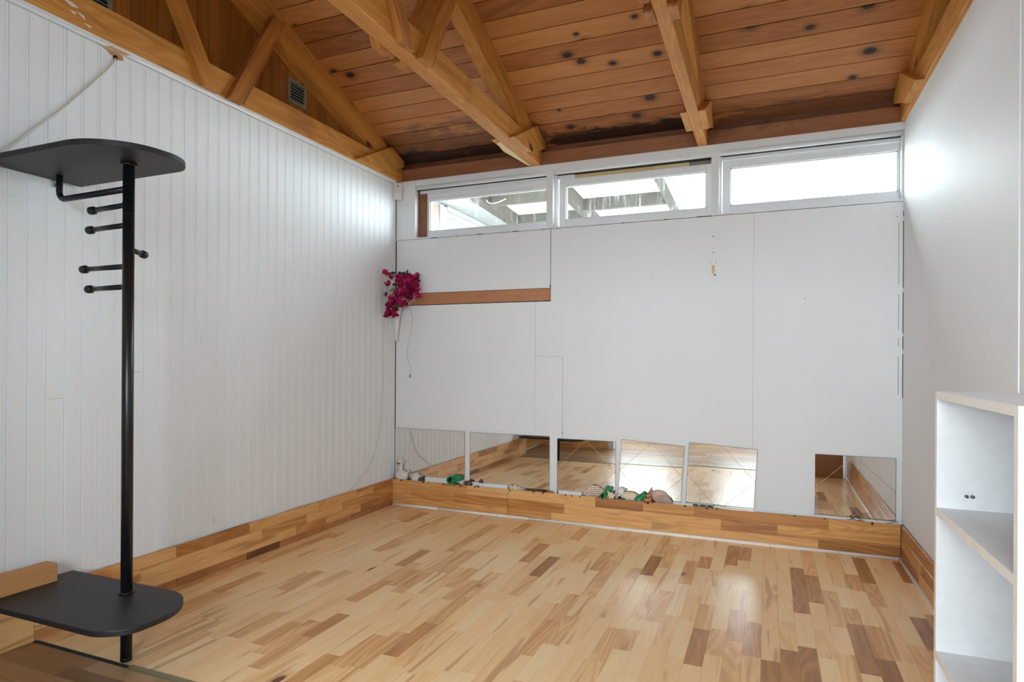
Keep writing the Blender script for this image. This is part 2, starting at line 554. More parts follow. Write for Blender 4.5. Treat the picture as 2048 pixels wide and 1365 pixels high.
def area_px(x0, x1, y0, y1):
    c = Vector(((x0 + x1) / 2, (y0 + y1) / 2, 0)) - CAM
    w = c.dot(fw)
    if w < 0.3: return 0
    px = 1024 + 1249 * c.dot(rt) / w
    py = 721 + 1249 * 1.2 / w
    if px < -60 or px > 2100 or py > 1440: return 0
    return (x1 - x0) * (y1 - y0) / w ** 3


strips.sort(key=lambda q: -area_px(*q[:4]))
rest = MB()
for n, (x0, x1, y0, y1, tn) in enumerate(strips):
    m_ = MB() if n < 298 else rest
    lift = rf.uniform(-0.0001, 0.0001)
    m_.plank(x0 + .00015, x1 - .00015, y0 + .0002, y1 - .0002, -0.008, lift, 'y', ch=0.0003, tone=tn)
    if n < 298: m_.build('parquet_strip', M['laminate'], floor)
if rest.v: tag(rest.build('parquet_strip_remainder', M['laminate'], floor), kind='stuff')

# the room behind: worn strips that run the other way
rear_floor = struct(empty('floor_rear', (W / 2, -4.3, 0)), 'darker worn laminate floor beyond the threshold strip', 'floor')
rest = MB()
y = THR - 0.012
k = 0
while y > YR:
    x = -0.12 - rf.uniform(0, .4)
    while x < W:
        L = rf.uniform(0.3, 0.6)
        a, b = max(x, -0.12), min(x + L, W)
        if b - a > 0.01:
            near = k < 3 and a < 1.0
            m_ = MB() if near else rest
            m_.plank(a + .0003, b - .0003, y - SW + .0003, y - .0003, -0.008, 0.0, 'x', ch=0.0005, tone=rf.choice([.1, .25, .35, .5, .7]))
            if near: m_.build('laminate_strip', M['laminate_old'], rear_floor)
        x += L
    y -= SW
    k += 1
tag(rest.build('laminate_strip_remainder', M['laminate_old'], rear_floor), kind='stuff')

trim_thr = MB()
trim_thr.prism([(THR - 0.017, 0.0), (THR + 0.017, 0.0), (THR + 0.011, 0.005), (THR - 0.011, 0.005)], 'x', 0.60, W - 0.02)
o = trim_thr.build('trim_1', M['threshold'])
struct(o, 'olive metal threshold strip across the floor right of the coat rack pole', 'threshold')
o = MB().box(0.03, 0.59, THR - 0.006, THR + 0.006, -0.006, 0.0006).build('trim_2', M['gap'])
struct(o, 'open dark floor joint left of the coat rack pole', 'floor joint')

# ------------------------------------------------------------------ left wall: narrow tongue-and-groove boards
wl = struct(empty('wall_left', (0, -1.5, 0)), 'left wall of narrow white painted tongue and groove boards', 'wall')
MB().box(-0.12, -0.012, -3.02, 0.12, 0.0, 2.66).build('backing', M['gap'], wl)
BW = 0.0757
nb = 40
splits = {31: 1.95, 35: 1.02, 30: 1.13, 12: 1.5}
for i in range(nb):
    y1 = -0.004 - i * BW
    y0 = y1 - BW
    e = 0.0004
    prof = [(-0.012, y0 + e), (-0.0022, y0 + e), (0.0, y0 + e + 0.0022), (0.0, y1 - 0.0145), (-0.0014, y1 - 0.0130), (-0.0014, y1 - 0.0124),
            (0.0, y1 - 0.0110), (0.0, y1 - e - 0.0022), (-0.0022, y1 - e), (-0.012, y1 - e)]
    zz = [0.2, 2.656]
    if i in splits: zz.insert(1, splits[i])
    for a, b in zip(zz[:-1], zz[1:]):
        MB().prism(prof, 'z', a + 0.0006, b - 0.0006).build('wall_board', M['board'], wl)
o = MB().prism([(-0.012, 2.6575), (0.013, 2.6575), (0.016, 2.668), (0.03, 2.674), (0.03, 2.683), (-0.012, 2.683)], 'y', -3.02, -0.035).build('trim_3', M['trim'])
struct(o, 'white cap moulding along the top of the left wall', 'moulding')

bp = [(-2.50, 2.655), (-2.395, 2.655), (-2.388, 2.635), (-2.41, 2.626), (-2.43, 2.640), (-2.455, 2.634), (-2.47, 2.646)]
MB().prism(bp, 'x', 0.0001, 0.0008, tone=.4, grain='y').build('bare_patch', M['beam'], wl)
MB().prism([(-2.49, 2.658), (-2.39, 2.658), (-2.36, 2.672), (-2.40, 2.6745), (-2.45, 2.672)], 'x', 0.0145, 0.0172, tone=.35, grain='y').build('bare_patch', M['beam'], o)

struct(MB().box(-0.12, 0.002, -3.036, -3.021, 0.0, 2.66).build('trim_16', M['trim']), 'white end board closing the left board wall', 'trim board')

# rear part of the left side (seen only in the mirrors)
o = MB().box(-0.24, -0.12, YR, -3.02, 0, 2.68).build('wall_rear_left', M['wall'])
struct(o, 'plain white wall beyond the left board wall', 'wall')
bb = struct(empty('baseboard_rear_left', (-0.11, -4, 0)), 'laminate skirting of the far left wall', 'baseboard')
for k in range(3):
    yy = -4.0
    MB().plank(-0.12, -0.108, yy, -3.04, k * SW + .0003, (k + 1) * SW, 'y', 'x+', tone=rf.choice([.2, .4, .5])).build('skirting_strip', M['laminate_base'], bb)
o = MB().tube([(-0.099, -4.0, 0.009), (-0.099, -3.03, 0.009)], 0.009).build('trim_4', M['trim'])
struct(o, 'white quarter round at the foot of the far left wall', 'moulding')

# partition and door casing behind the camera's left
o = MB().box(-0.12, 0.85, -4.12, -4.0, 0, 2.68).build('wall_partition', M['wall'])
struct(o, 'short white partition wall behind the coat rack', 'wall')
bb = struct(empty('baseboard_partition', (0.4, -3.99, 0)), 'laminate skirting of the partition wall', 'baseboard')
for k in range(3):
    for a, b in ((-0.1, 0.35), (0.35, 0.85)):
        MB().plank(a, b, -4.0, -3.988, k * SW + .0003, (k + 1) * SW, 'x', 'y+', tone=rf.choice([.2, .3, .5])).build('skirting_strip', M['laminate_base'], bb)
o = MB().box(0.85, 0.93, -4.14, -3.985, 0, 2.2).build('trim_5', M['trim'], bevel=0.004)
struct(o, 'white door casing at the end of the partition', 'door casing')

# ------------------------------------------------------------------ left baseboard
bb = struct(empty('baseboard_left', (0.01, -1.5, 0)), 'laminate strip skirting along the white board wall', 'baseboard')
rb = random.Random(8)
LB = [(0.154, 0.214, [(-.0623, -.33, .55), (-.33, -.55, .3), (-.55, -.98, .35), (-.98, -1.35, .2), (-1.35, -1.6, .3), (-1.6, -2.1, .62), (-2.1, -2.45, .25), (-2.45, -2.783, .4)]),
      (0.097, 0.154, [(-.0623, -.42, .5), (-.42, -.72, .45), (-.72, -1.1, .25), (-1.1, -1.5, .5), (-1.5, -2.3, .15), (-2.3, -2.783, .3)]),
      (0.042, 0.097, [(-.0623, -.5, .6), (-.5, -.9, .35), (-.9, -1.2, .5), (-1.2, -1.75, .2), (-1.75, -2.783, .12)])]
for z0, z1, lst in LB:
    for a, b, tn in lst:
        MB().plank(0.0, 0.02, b + .0004, a - .0004, z0 + .0003, z1 - .0003, 'y', 'x+', tone=tn).build('skirting_strip', M['laminate_base'], bb)
for a, b, tn in ((-.0623, -.62, .5), (-.62, -1.35, .3), (-1.35, -1.62, .85), (-1.62, -2.1, .45), (-2.1, -2.783, .3)):
    MB().plank(0.0, 0.019, b + .0006, a - .0006, 0.0, 0.0415, 'y', 'x+', tone=tn).build('kick_strip', M['kick'], bb)
for k, tn in enumerate((.12, .05, .1)):
    MB().plank(0.0, 0.021, -3.02, -2.785, k * SW, (k + 1) * SW - .0003, 'y', 'x+', tone=tn).build('end_strip', M['laminate_base'], bb)
MB().box(-0.012, 0.018, -0.075, -0.055, 0.0, 0.21).build('corner_gap', M['gap'], bb)

# ------------------------------------------------------------------ back wall
wb_ = struct(empty('wall_back', (W / 2, 0, 0)), 'white panelled back wall under the clerestory windows', 'wall')
MB().box(-0.012, W + 0.01, 0.010, 0.12, 0.0, ZS - 0.004).build('backing', M['gap'], wb_)
def panel(poly):
    MB().prism(poly, 'y', 0.0, 0.010).build('wall_panel', M['wall'], wb_)
panel([(0.006, 1.748), (1.361, 1.748), (1.361, ZS), (0.006, ZS)])
panel([(0.004, 0.0), (1.243, 0.0), (1.243, 1.646), (0.004, 1.646)])
panel([(1.2442, 0.0), (1.4625, 0.0), (1.4625, 1.2295), (1.2442, 1.2295)])
panel([(1.366, ZS), (2.790, ZS), (2.790, 0.0), (1.4645, 0.0), (1.4645, 1.2305), (1.2442, 1.2305), (1.2442, 1.646), (1.366, 1.646)])
panel([(2.791, 0.0), (W - 0.0006, 0.0), (W - 0.0006, ZS), (2.791, ZS)])
for (x, z, r) in ((2.534, 2.052, .004), (2.535, 1.943, .004), (0.072, 1.955, .003), (1.361, 1.762, .006), (1.465, 0.66, .004), (2.545, 1.79, .006), (3.1, 1.61, .003), (3.615, 2.1, .003)):
    MB().lathe([(r, 0.0), (r, 0.0012)], (x, 0.0003, z), 10, rot=Matrix.Rotation(PI / 2, 3, 'X'), smooth=False).build('screw_hole', M['gap'], wb_)
MB().prism([(2.526, 1.80), (2.538, 1.795), (2.545, 1.822), (2.541, 1.855), (2.528, 1.858), (2.523, 1.835)], 'y', -0.0012, 0.0, tone=.3, grain='z').build('paint_chip', M['paleblock'], wb_)
for a, b in ((1.228, 1.262), (1.318, 1.364)):
    MB().box(a, b, -0.0008, 0.0, 1.649, 1.654).build('open_joint', M['gap'], wb_)
for (x, z0, z1) in ((2.514, 1.86, 1.895), (2.552, 1.865, 1.895)):
    MB().box(x, x + 0.0015, -0.0006, 0.0, z0, z1).build('scratch', M['gap'], wb_)
# corner gaps
for z0, z1 in ((0.65, 1.5), (1.55, 2.19)):
    MB().box(0.0, 0.0035, -0.0025, 0.002, z0, z1).build('corner_gap', M['gap'], wb_)
for z0, z1 in ((1.28, 1.36), (1.38, 1.63), (1.66, 2.07), (2.1, 2.13), (0.98, 1.25)):
    MB().box(W - 0.0035, W + 0.001, -0.003, 0.002, z0, z1).build('corner_gap', M['gap'], wb_)
    MB().box(W - 0.026, W - 0.024, -0.0006, 0.0, z0 + .02, z1 - .01).build('corner_gap', M['gap'], wb_)

# bare batten left of centre
b = tag(MB().plank(0.03, 1.362, 0.001, 0.010, 1.652, 1.745, 'x', 'y-', ch=.0015, tone=.35).build('wood_batten', M['batten']),
        'bare brown wooden batten set into the white back wall beside the flowers', 'batten')

# trim above, head, mullions
o = MB().box(0.0, W, -0.012, 0.06, 2.63, ZT).build('trim_6', M['trim'], bevel=0.002)
struct(o, 'white flat trim board above the clerestory windows', 'trim board')
o = MB().tube([(0.19, 0.012, 2.616), (W, 0.012, 2.616)], 0.0165, 12).build('trim_7', M['trim'])
struct(o, 'rounded white moulding under the window head trim', 'moulding')
o = MB().box(-0.012, W + 0.1, 0.02, 0.12, 2.6, ZT).build('wall_header', M['gap'])
struct(o, 'header behind the window head trim', 'wall')
o = MB().box(0.004, 0.183, -0.002, 0.05, 2.2, 2.655).build('trim_8', M['trim'], bevel=0.001)
struct(o, 'white filler board left of the first clerestory window', 'trim board')
o = MB().plank(0.10, 0.262, 0.05, 0.12, 2.196, 2.6, 'z', 'y-', ch=.002, tone=.6).build('trim_9', M['fascia'])
struct(o, 'bare brown stud beside the first clerestory window', 'stud')
for n, (a, b) in enumerate(((1.329, 1.381), (2.518, 2.569))):
    o = MB().box(a, b, -0.006, 0.105, ZS + 0.001, 2.632).build('trim_%d' % (10 + n), M['trim'], bevel=0.0015)
    struct(o, ['white mullion post between the first and second clerestory windows', 'white mullion post between the second and third clerestory windows'][n], 'mullion')
o = MB().box(0.0, W, 0.0, 0.12, ZS - 0.003, ZS + 0.012).build('trim_12', M['trim'])
struct(o, 'narrow white sill under the clerestory windows', 'window sill')
MB().box(W - 0.012, W, 0.01, 0.105, ZS + .012, 2.62).build('jamb', M['trim'], o)
MB().box(1.381, 1.401, 0.03, 0.105, ZS + .012, 2.62).build('window_stop', M['trim'], o)
MB().box(2.569, 2.583, 0.03, 0.105, ZS + .012, 2.62).build('window_stop', M['trim'], o)
# dark flaking along the sill line
for (x, L) in ((.33, .07), (.56, .012), (.75, .03), (.78, .02), (1.05, .05), (1.3, .012), (1.41, .01), (2.2, .03), (2.42, .1), (1.9, .02)):
    MB().box(x, x + L, -0.0012, 0.001, ZS - 0.0015, ZS + 0.0025).build('flaked_joint', M['gap'], o)
fas = MB().plank(0.0, W, 0.012, 0.04, ZT, 2.785, 'x', 'y-', ch=.003, tone=.4).build('trim_13', M['fascia'])
struct(fas, 'reddish brown board between wall trim and ceiling boards', 'fascia board')
o = MB().plank(-0.05, W + .05, 0.04, 0.12, ZT, 2.86, 'x', 'y-', tone=.8).build('wall_eave', M['fascia'])
struct(o, 'dark blocking behind the eave board', 'wall')

# windows
def window(n, x0, x1, z0, z1, gx0, gx1, gz0, gz1, label):
    w = struct(empty('window_%d' % n, ((x0 + x1) / 2, 0.08, z0)), label, 'window')
    y0, y1 = 0.06, 0.098
    MB().box(x0, gx0, y0, y1, z0, z1).build('stile', M['trim'], w, bevel=0.002)
    MB().box(gx1, x1, y0, y1, z0, z1).build('stile', M['trim'], w, bevel=0.002)
    MB().box(gx0, gx1, y0, y1, gz1, z1).build('top_rail', M['trim'], w, bevel=0.002)
    MB().box(gx0, gx1, y0, y1, z0, gz0).build('bottom_rail', M['trim'], w, bevel=0.002)
    MB().box(gx0 - .006, gx1 + .006, 0.081, 0.084, gz0 - .006, gz1 + .006).build('pane', M['glass'], w)
    for a, b, c, d in ((gx0, gx1, gz0, gz0 + .008), (gx0, gx1, gz1 - .008, gz1), (gx0, gx0 + .008, gz0, gz1), (gx1 - .008, gx1, gz0, gz1)):
        MB().box(a, b, 0.07, 0.081, c, d).build('glazing_bead', M['trim'], w)
    return w
w1 = window(1, 0.232, 1.36, 2.214, 2.573, 0.283, 1.31, 2.262, 2.518, 'narrow clerestory window nearest the left wall with a corrugated shelter behind it')
w2 = window(2, 1.41, 2.545, 2.214, 2.571, 1.461, 2.48, 2.264, 2.521, 'middle clerestory window with bare packing wood above its sash')
w3 = window(3, 2.586, W - 0.013, 2.211, 2.576, 2.637, W - 0.02, 2.268, 2.526, 'clerestory window beside the right wall showing blank white sky')
MB().box(0.20, 1.33, 0.048, 0.066, 2.575, 2.63).build('stop_strip', M['trim'], w1)
MB().box(2.584, W - .013, 0.048, 0.066, 2.578, 2.63).build('stop_strip', M['trim'], w3)
for a, b, t_ in ((1.40, 1.53, None), (1.532, 1.81, .3), (1.812, 2.12, .45), (2.122, 2.36, .2), (2.362, 2.52, 'g')):
    if t_ is None: MB().box(a, b, 0.052, 0.075, 2.573, 2.625).build('packing_block', M['trim'], w2)
    elif t_ == 'g': MB().box(a, b, 0.075, 0.09, 2.573, 2.625).build('packing_block', M['vent'], w2)
    else: MB().plank(a, b, 0.07, 0.09, 2.573, 2.625, 'x', 'y-', tone=t_).build('packing_block', M['paleblock'], w2)

# ------------------------------------------------------------------ right wall
wr = struct(empty('wall_right', (W, -2.5, 0)), 'smooth white panelled right wall', 'wall')
MB().box(W + 0.010, W + 0.12, YR, 0.12, 0.0, ZT).build('backing', M['gap'], wr)
ys = [-0.0005, -0.68, -1.9, -3.12, -4.34, -5.85]
for a, b in zip(ys[:-1], ys[1:]):
    MB().box(W, W + 0.010, b + .0004, a - .0004, 0.0, ZT).build('wall_panel', M['wall'], wr)
MB().plank(W - 0.004, W, -1.925, -1.885, 0.22, ZT, 'z', 'x-', ch=.001).build('joint_cover', M['wall'], wr)

bb = struct(empty('baseboard_right', (W - .01, -1.4, 0)), 'laminate strip skirting along the right wall', 'baseboard')
for k in range(3):
    y = BBY
    while y > -2.78:
        L = rb.uniform(.4, .75)
        e = max(y - L, -2.78)
        MB().plank(W - 0.015, W, e + .0004, y - .0004, k * SW + .0003, (k + 1) * SW - .0003, 'y', 'x-', tone=rb.choice([.35, .45, .55, .65])).build('skirting_strip', M['laminate_base'], bb)
        y = e
MB().box(W - 0.018, W - 0.0, BBY - 0.004, BBY, 0.0, 0.216).build('corner_gap', M['gap'], bb)
o = MB().tube([(W - 0.024, BBY - 0.03, 0.009), (W - 0.024, -2.78, 0.009)], 0.010, 10).build('trim_14', M['bright'])
struct(o, 'white quarter round along the foot of the right skirting', 'moulding')

# ------------------------------------------------------------------ back baseboard with the trough behind it
bb = struct(empty('baseboard_back', (W / 2, BBY, 0)), 'laminate strip skirting standing in front of the mirrors', 'baseboard')
R3 = [(2, [(0.02, .372, .35), (.372, .705, .42), (.705, 1.047, .22), (1.049, 1.735, .22), (1.735, 2.076, .72), (2.076, 2.423, .42), (2.423, 3.241, .62), (3.241, 3.635, .35)]),
      (1, [(0.02, .193, .35), (.193, .593, .5), (.593, 1.047, .55), (1.049, 1.5, .58), (1.5, 1.904, .25), (1.904, 2.597, .32), (2.597, 2.945, .62), (2.945, 3.635, .38)]),
      (0, [(0.02, .5, .38), (.5, 1.047, .4), (1.049, 1.4, .45), (1.4, 1.793, .22), (1.793, 2.139, .3), (2.139, 3.184, .3), (3.184, 3.635, .7)])]
for k, lst in R3:
    for a, b, tn in lst:
        MB().plank(a + .0003, b - .0003, BBY, BBY + 0.008, k * SW + .0003, (k + 1) * SW - .0003, 'x', 'y-', tone=tn).build('skirting_strip', M['laminate_base'], bb)
MB().box(0.02, 3.635, BBY + .0082, BBY + .012, 0.0, 0.213, tone=.4).build('raw_back', M['trough'], bb)
MB().box(0.02, 3.635, BBY + .012, -0.0005, 0.0, 0.178, tone=.3).build('trough_bed', M['trough'], bb)
for i in range(34):      # nail nicks along the top edge
    x = rb.uniform(0.05, 3.6)
    MB().box(x, x + rb.uniform(.006, .014), BBY - .0006, BBY + .004, 0.2143 - rb.uniform(.008, .016), 0.2146).build('edge_nick', M['nick'], bb)
o = MB()
o.tube([(0.03, BBY - 0.009, 0.0095), (0.45, BBY - 0.009, 0.0095)], 0.010, 10)
o.tube([(0.452, BBY - 0.009, 0.0095), (1.22, BBY - 0.009, 0.0095)], 0.010, 10)
o.tube([(1.222, BBY - 0.009, 0.0095), (W - 0.015, BBY - 0.009, 0.0095)], 0.010, 10)
o = o.build('trim_15', M['bright'])
struct(o, 'white quarter round along the foot of the back skirting', 'moulding')
for x in (0.13, 0.29, 0.6, 0.97, 1.35, 1.9, 2.4, 2.9, 3.3):
    MB().lathe([(.003, 0), (.003, .0008)], (x, BBY - 0.018, 0.013), 8, rot=Matrix.Rotation(PI / 2, 3, 'X'), smooth=False).build('nail_head', M['steel_dark'], o)

# ------------------------------------------------------------------ mirrors
def mirror(c, label, lines=False):
    """c: the four corners (x, y, z) of the face: top left, top right, bottom right, bottom left"""
    n = Vector((0, 0.0035, 0))
    vs = [Vector(p) for p in c] + [Vector(p) + n for p in c]
    fs = [(0, 1, 2, 3), (7, 6, 5, 4)] + [(i, (i + 1) % 4, 4 + (i + 1) % 4, 4 + i) for i in range(4)]
    t = thing('mirror_tile', label, 'mirror', tuple((vs[3] + vs[2]) / 2), 'mirror tiles along the back wall')
    MB().add(vs, fs).build('mirror_glass', M['mirror'], t)
    e = MB()
    for i in range(4):
        p, q = Vector(c[i]), Vector(c[(i + 1) % 4])
        e.obox(p - Vector((0, .0003, 0)), q - Vector((0, .0003, 0)), .0022, .001, (q - p).cross(Vector((0, 1, 0))))
    e.build('ground_edge', M['cord_end'], t)
    if lines:
        mid = [(Vector(c[i]) + Vector(c[(i + 1) % 4])) / 2 for i in range(4)]
        ins = [[.06, .10], [-.06, .1]]
        for i in range(4):
            p, q = mid[i], mid[(i + 1) % 4]
            d = (q - p)
            p2, q2 = p - d * 0.06, q + d * 0.06
            p2, q2 = p + d * 0.0, q - d * 0.0
            MB().obox(p2 - Vector((0, .0004, 0)), q2 - Vector((0, .0004, 0)), .0022, .0006, d.cross(Vector((0, 1, 0)))).build('etched_line', M['gold_line'], t)
    return t
def rect(x0, x1, z0, z1, tilt=0.0, y=-0.0055):
    yb = y - math.tan(math.radians(tilt)) * (z1 - z0) if tilt > 0 else y
    yt = y - math.tan(math.radians(-tilt)) * (z1 - z0) if tilt < 0 else y
    return [(x0, yt, z1), (x1, yt, z1), (x1, yb, z0), (x0, yb, z0)]
mirror(rect(0.003, .655, .186, .630), 'wide mirror in the corner behind the white duck')
mirror(rect(.699, 1.364, .186, .627), 'wide mirror second from the left reflecting the shelf and beam')
mirror(rect(1.427, 1.867, .186, .616, .11), 'square mirror tile third from the left reflecting the black pole', True)
def rot_tile(xc, zc, s, deg, tilt=0.0):
    a = math.radians(deg)
    out = []
    for u, v in ((-s, s), (s, s), (s, -s), (-s, -s)):
        yy = -0.0055 + math.tan(math.radians(tilt)) * v - abs(math.tan(math.radians(tilt))) * s
        out.append((xc + u * math.cos(a) - v * math.sin(a), yy, zc + u * math.sin(a) + v * math.cos(a)))
    return out
mirror(rot_tile(2.119, .403, .2195, -3.2), 'slightly crooked mirror tile above the scallop shells', True)
mirror(rot_tile(2.59, .408, .2195, -3.2, -.3), 'slightly crooked mirror tile above the grey pebbled dish', True)
mirror(rect(3.167, 3.615, .186, .608), 'lone mirror tile next to the right wall', True)

# white laths lying in the trough
rl = random.Random(3)
for a, b, z, lab in ((.30, .645, .243, 'white lath in the trough between the coral and the green jar'), (.66, 1.03, .233, 'white lath in the trough right of the purple stone'),
                     (1.44, 1.62, .230, 'short white lath under the mirror that reflects the pole'), (2.21, 3.16, .2165, 'long thin white lath in front of the right mirror tiles'),
                     (3.165, 3.62, .2165, 'thin white lath under the lone right mirror')):
    tag(MB().box(a, b, -.021, -.009, .1785, z).build('wood_lath', M['bright'], bevel=.001), lab, 'lath')

# ------------------------------------------------------------------ ceiling
ce = struct(empty('ceiling', (W / 2, -1.45, 3.3)), 'sloping ceiling of knotty pine boards', 'ceiling')
PY = 0.1245
sl = math.atan(PITCH)
rc = random.Random(21)
y = 0.068
row = 0
nrm = Vector((0, -math.sin(sl), -math.cos(sl)))      # faces down into the room
while y > -2.89:
    y2 = max(y - PY, -2.9)
    cuts = [-0.07, W + .07]
    if row % 3 == 1: cuts.insert(1, 1.24)
    elif row % 3 == 2: cuts.insert(1, 2.46)
    for a, b in zip(cuts[:-1], cuts[1:]):
        A, B = Vector((0, y - rc.uniform(.004, .0065), ceil_z(y))), Vector((0, y2 + .0045, ceil_z(y2)))
        d = (B - A).normalized()
        L = (B - A).length
        ch, dp, th = .0015, .0015, .012
        def P2(s, h): 
            q = A + d * s + nrm * h
            return (q.y, q.z)
        prof = [P2(0, -th), P2(0, -dp), P2(ch, 0), P2(L - ch, 0), P2(L, -dp), P2(L, -th)]
        tn = rc.uniform(.18, .66)
        if a < 0.5 and b < 2: tn += .12
        MB().prism(prof, 'x', a + .0005, b - .0005, tone=tn, grain=((1, 0, 0), tuple(d), tuple(nrm))).build('ceiling_board', M['ceil'], ce)
    y = y2
    row += 1
o = MB()
y = -2.9
while y > YR + .06:
    y2 = max(y - PY, YR + .05)
    o.prism([(y, ceil_z(y)), (y2 + .003, ceil_z(y2)), (y2 + .003, ceil_z(y2) + .02), (y, ceil_z(y) + .02)], 'x', -0.1, W + .1, tone=rc.uniform(.2, .6))
    y = y2
tag(o.build('ceiling_board_rear_slope', M['ceil'], ce), kind='stuff')
roof = MB()
T = .023
roof.prism([(0.5, ZE - PITCH * .5 + T), (-2.9, 3.918 + T), (-6.2, ZE - PITCH * .4 + T), (-6.2, ZE - PITCH * .4 + .1), (-2.9, 4.02), (0.5, ZE - PITCH * .5 + .1)], 'x', -0.4, W + .4)
struct(roof.build('roof', M['gap']), 'dark roof deck above the ceiling boards', 'roof')

# gables
for x0, x1, nm, lab in ((-0.12, -0.055, 'wall_gable_left', 'left gable of dark orange vertical boards with vents'), (W + .075, W + .14, 'wall_gable_right', 'right gable above the white wall')):
    gb = struct(empty(nm, ((x0 + x1) / 2, -2.9, ZT)), lab, 'wall')
    MB().prism([(0.12, 2.6), (0.12, 2.80), (-2.9, 3.92), (-5.95, 2.80), (-5.95, 2.6)], 'x', x0, x1).build('backing', M['gap'], gb)
    if nm == 'wall_gable_left':
        y = 0.0
        while y > -3.4:
            y2 = y - .0775
            za, zb = ceil_z(y) - .001, ceil_z(y2) - .001
            e = .0009
            mb = MB()
            vs = []
            for yy, zz, xx in ((y - e, za, -.04), (y - e - .003, za, -.0365), (y2 + e + .003, zb, -.0365), (y2 + e, zb, -.04), (y2 + e, zb, -.055), (y - e, za, -.055)):
                vs.append((xx, yy, zz))
            bot = [(p[0], p[1], 2.62) for p in vs]
            n = 6
            mb.add(vs + bot, [tuple(range(n)), tuple(range(2 * n - 1, n - 1, -1))] + [(i, (i + 1) % n, n + (i + 1) % n, n + i) for i in range(n)], grain=((0, 0, 1), (0, 1, 0), (1, 0, 0)), tone=rc.uniform(.3, .6))
            mb.build('gable_board', M['gable'], gb)
            y = y2

def vent(y0, y1, z0, z1, label):
    t = thing('wall_vent', label, 'vent', (-.036, (y0 + y1) / 2, z0), 'louvred vents in the gable')
    x = -.036
    fr = MB()
    b = .018
    fr.box(x, x + .012, y0, y0 + b, z0, z1).box(x, x + .012, y1 - b, y1, z0, z1).box(x, x + .012, y0 + b, y1 - b, z0, z0 + b).box(x, x + .012, y0 + b, y1 - b, z1 - b, z1)
    fr.build('vent_frame', M['vent'], t)
    MB().box(x, x + .002, y0 + b, y1 - b, z0 + b, z1 - b).build('mesh_backing', M['vent_dark'], t)
    n = 6
    for i in range(n):
        zz = z0 + b + (z1 - z0 - 2 * b) * (i + .5) / n
        MB().obox((x + .006, y0 + b, zz), (x + .006, y1 - b, zz), .013, .003, (1, 0, -.9)).build('louvre_slat', M['vent'], t)
vent(-1.245, -1.075, 2.89, 3.045, 'small grey louvred vent between the chord and rafter of the left gable')
vent(-2.60, -2.43, 2.825, 2.99, 'louvred vent above the beam near the top left corner')

# ------------------------------------------------------------------ roof trusses
def truss(xc, w, label, sides):
    t = thing('roof_truss', label, 'roof truss', (xc, -2.9, ZT), 'timber roof trusses')
    x0, x1 = xc - w / 2, xc + w / 2
    MB().plank(x0, x1, -5.78, 0.011, ZT + .0005, 2.82, 'y', 'z-', ch=.003, tone=.3).build('bottom_chord', M['truss'], t)
    up_ = lambda y: ceil_z(y) - .0015
    for mir in (0, 1):
        f = (lambda y: y) if not mir else (lambda y: -5.8 - y)
        poly = [(f(-.432), 2.8205), (f(-0.0), 2.8205), (f(0.0), up_(0)), (f(-2.899), up_(-2.899)), (f(-2.899), up_(-2.899) - .185)]
        mb = MB().prism(poly, 'x', x0 + .001, x1 - .001, grain=(0, -1 if not mir else 1, PITCH), tone=.42)
        mb.build('rafter', M['truss'], t)
        for sd in sides:
            xs = x1 if sd > 0 else x0
            g0, g1 = (xs, xs + .04) if sd > 0 else (xs - .04, xs)
            for (ya, za, yb, zb), tn in (((-1.945, 2.665, -2.55, 3.72), .5), ((-1.775, 2.665, -1.44, 3.30), .58)):
                mb = MB()
                d = Vector((0, yb - ya, zb - za)).normalized()
                hw = .047 / abs(d.z)
                zt = lambda y: up_(y)
                poly = [(f(ya - hw), za), (f(ya + hw), za), (f(yb + hw), zb), (f(yb - hw), zb)]
                mb.prism(poly, 'x', g0, g1, grain=(0, d.y * (1 if not mir else -1), d.z), tone=tn + rc.uniform(-.1, .1))
                mb.build('web', M['truss'], t)
            if not mir:
                poly = [(-.64, ZT + .001), (-.20, 2.905), (-.02, 2.842), (-.02, 2.79), (-.26, ZT + .03), (-.32, ZT + .001)]
            else:
                poly = [(f(-.64), ZT + .001), (f(-.20), 2.905), (f(-.02), 2.842), (f(-.02), 2.79), (f(-.26), ZT + .03), (f(-.32), ZT + .001)]
            gs_ = MB().prism(poly, 'x', g0, g1, grain=(0, .9, -.4), tone=.3).build('heel_gusset', M['truss'], t)
            if not mir:
                xf = g1 if sd > 0 else g0
                for yy, zz in ((-.47, 2.70), (-.36, 2.73), (-.33, 2.79), (-.22, 2.76), (-.2, 2.85), (-.12, 2.81), (-.42, 2.745)):
                    MB().tube([(xf - .001, yy, zz), (xf + .001, yy, zz)], .004, 7).build('nail_head', M['steel_dark'], gs_)
    return t
t0_ = truss(0.0, .09, 'timber roof truss fixed against the left board wall', (1,))
for q in ([(-2.70, 2.762), (-2.66, 2.745), (-2.63, 2.752), (-2.66, 2.764)], [(-2.73, 2.785), (-2.69, 2.772), (-2.70, 2.790)], [(-2.64, 2.735), (-2.60, 2.712), (-2.61, 2.731)], [(-2.61, 2.70), (-2.575, 2.688), (-2.58, 2.701)], [(-2.67, 2.728), (-2.65, 2.716), (-2.64, 2.727)]):
    MB().prism(q, 'x', .0451, .0458).build('paint_smear', M['trim'], t0_)
truss(1.24, .09, 'timber roof truss second from the left with visible webs', (1, -1))
truss(2.46, .062, 'slim timber roof truss third from the left above the second window', (1, -1))
truss(W + .025, .09, 'timber roof truss fixed along the right wall', (-1,))
s_ = MB().prism([(1.172, -.58), (1.2, -.6), (1.215, -.05), (1.20, -.04), (1.168, -.3), (1.15, -.42)], 'z', ZT - .006, ZT, grain='y', tone=.25)
tag(s_.build('splintered_strip', M['paleblock']), 'pale splintered wood strip under the heel of the second truss', 'wood strip')

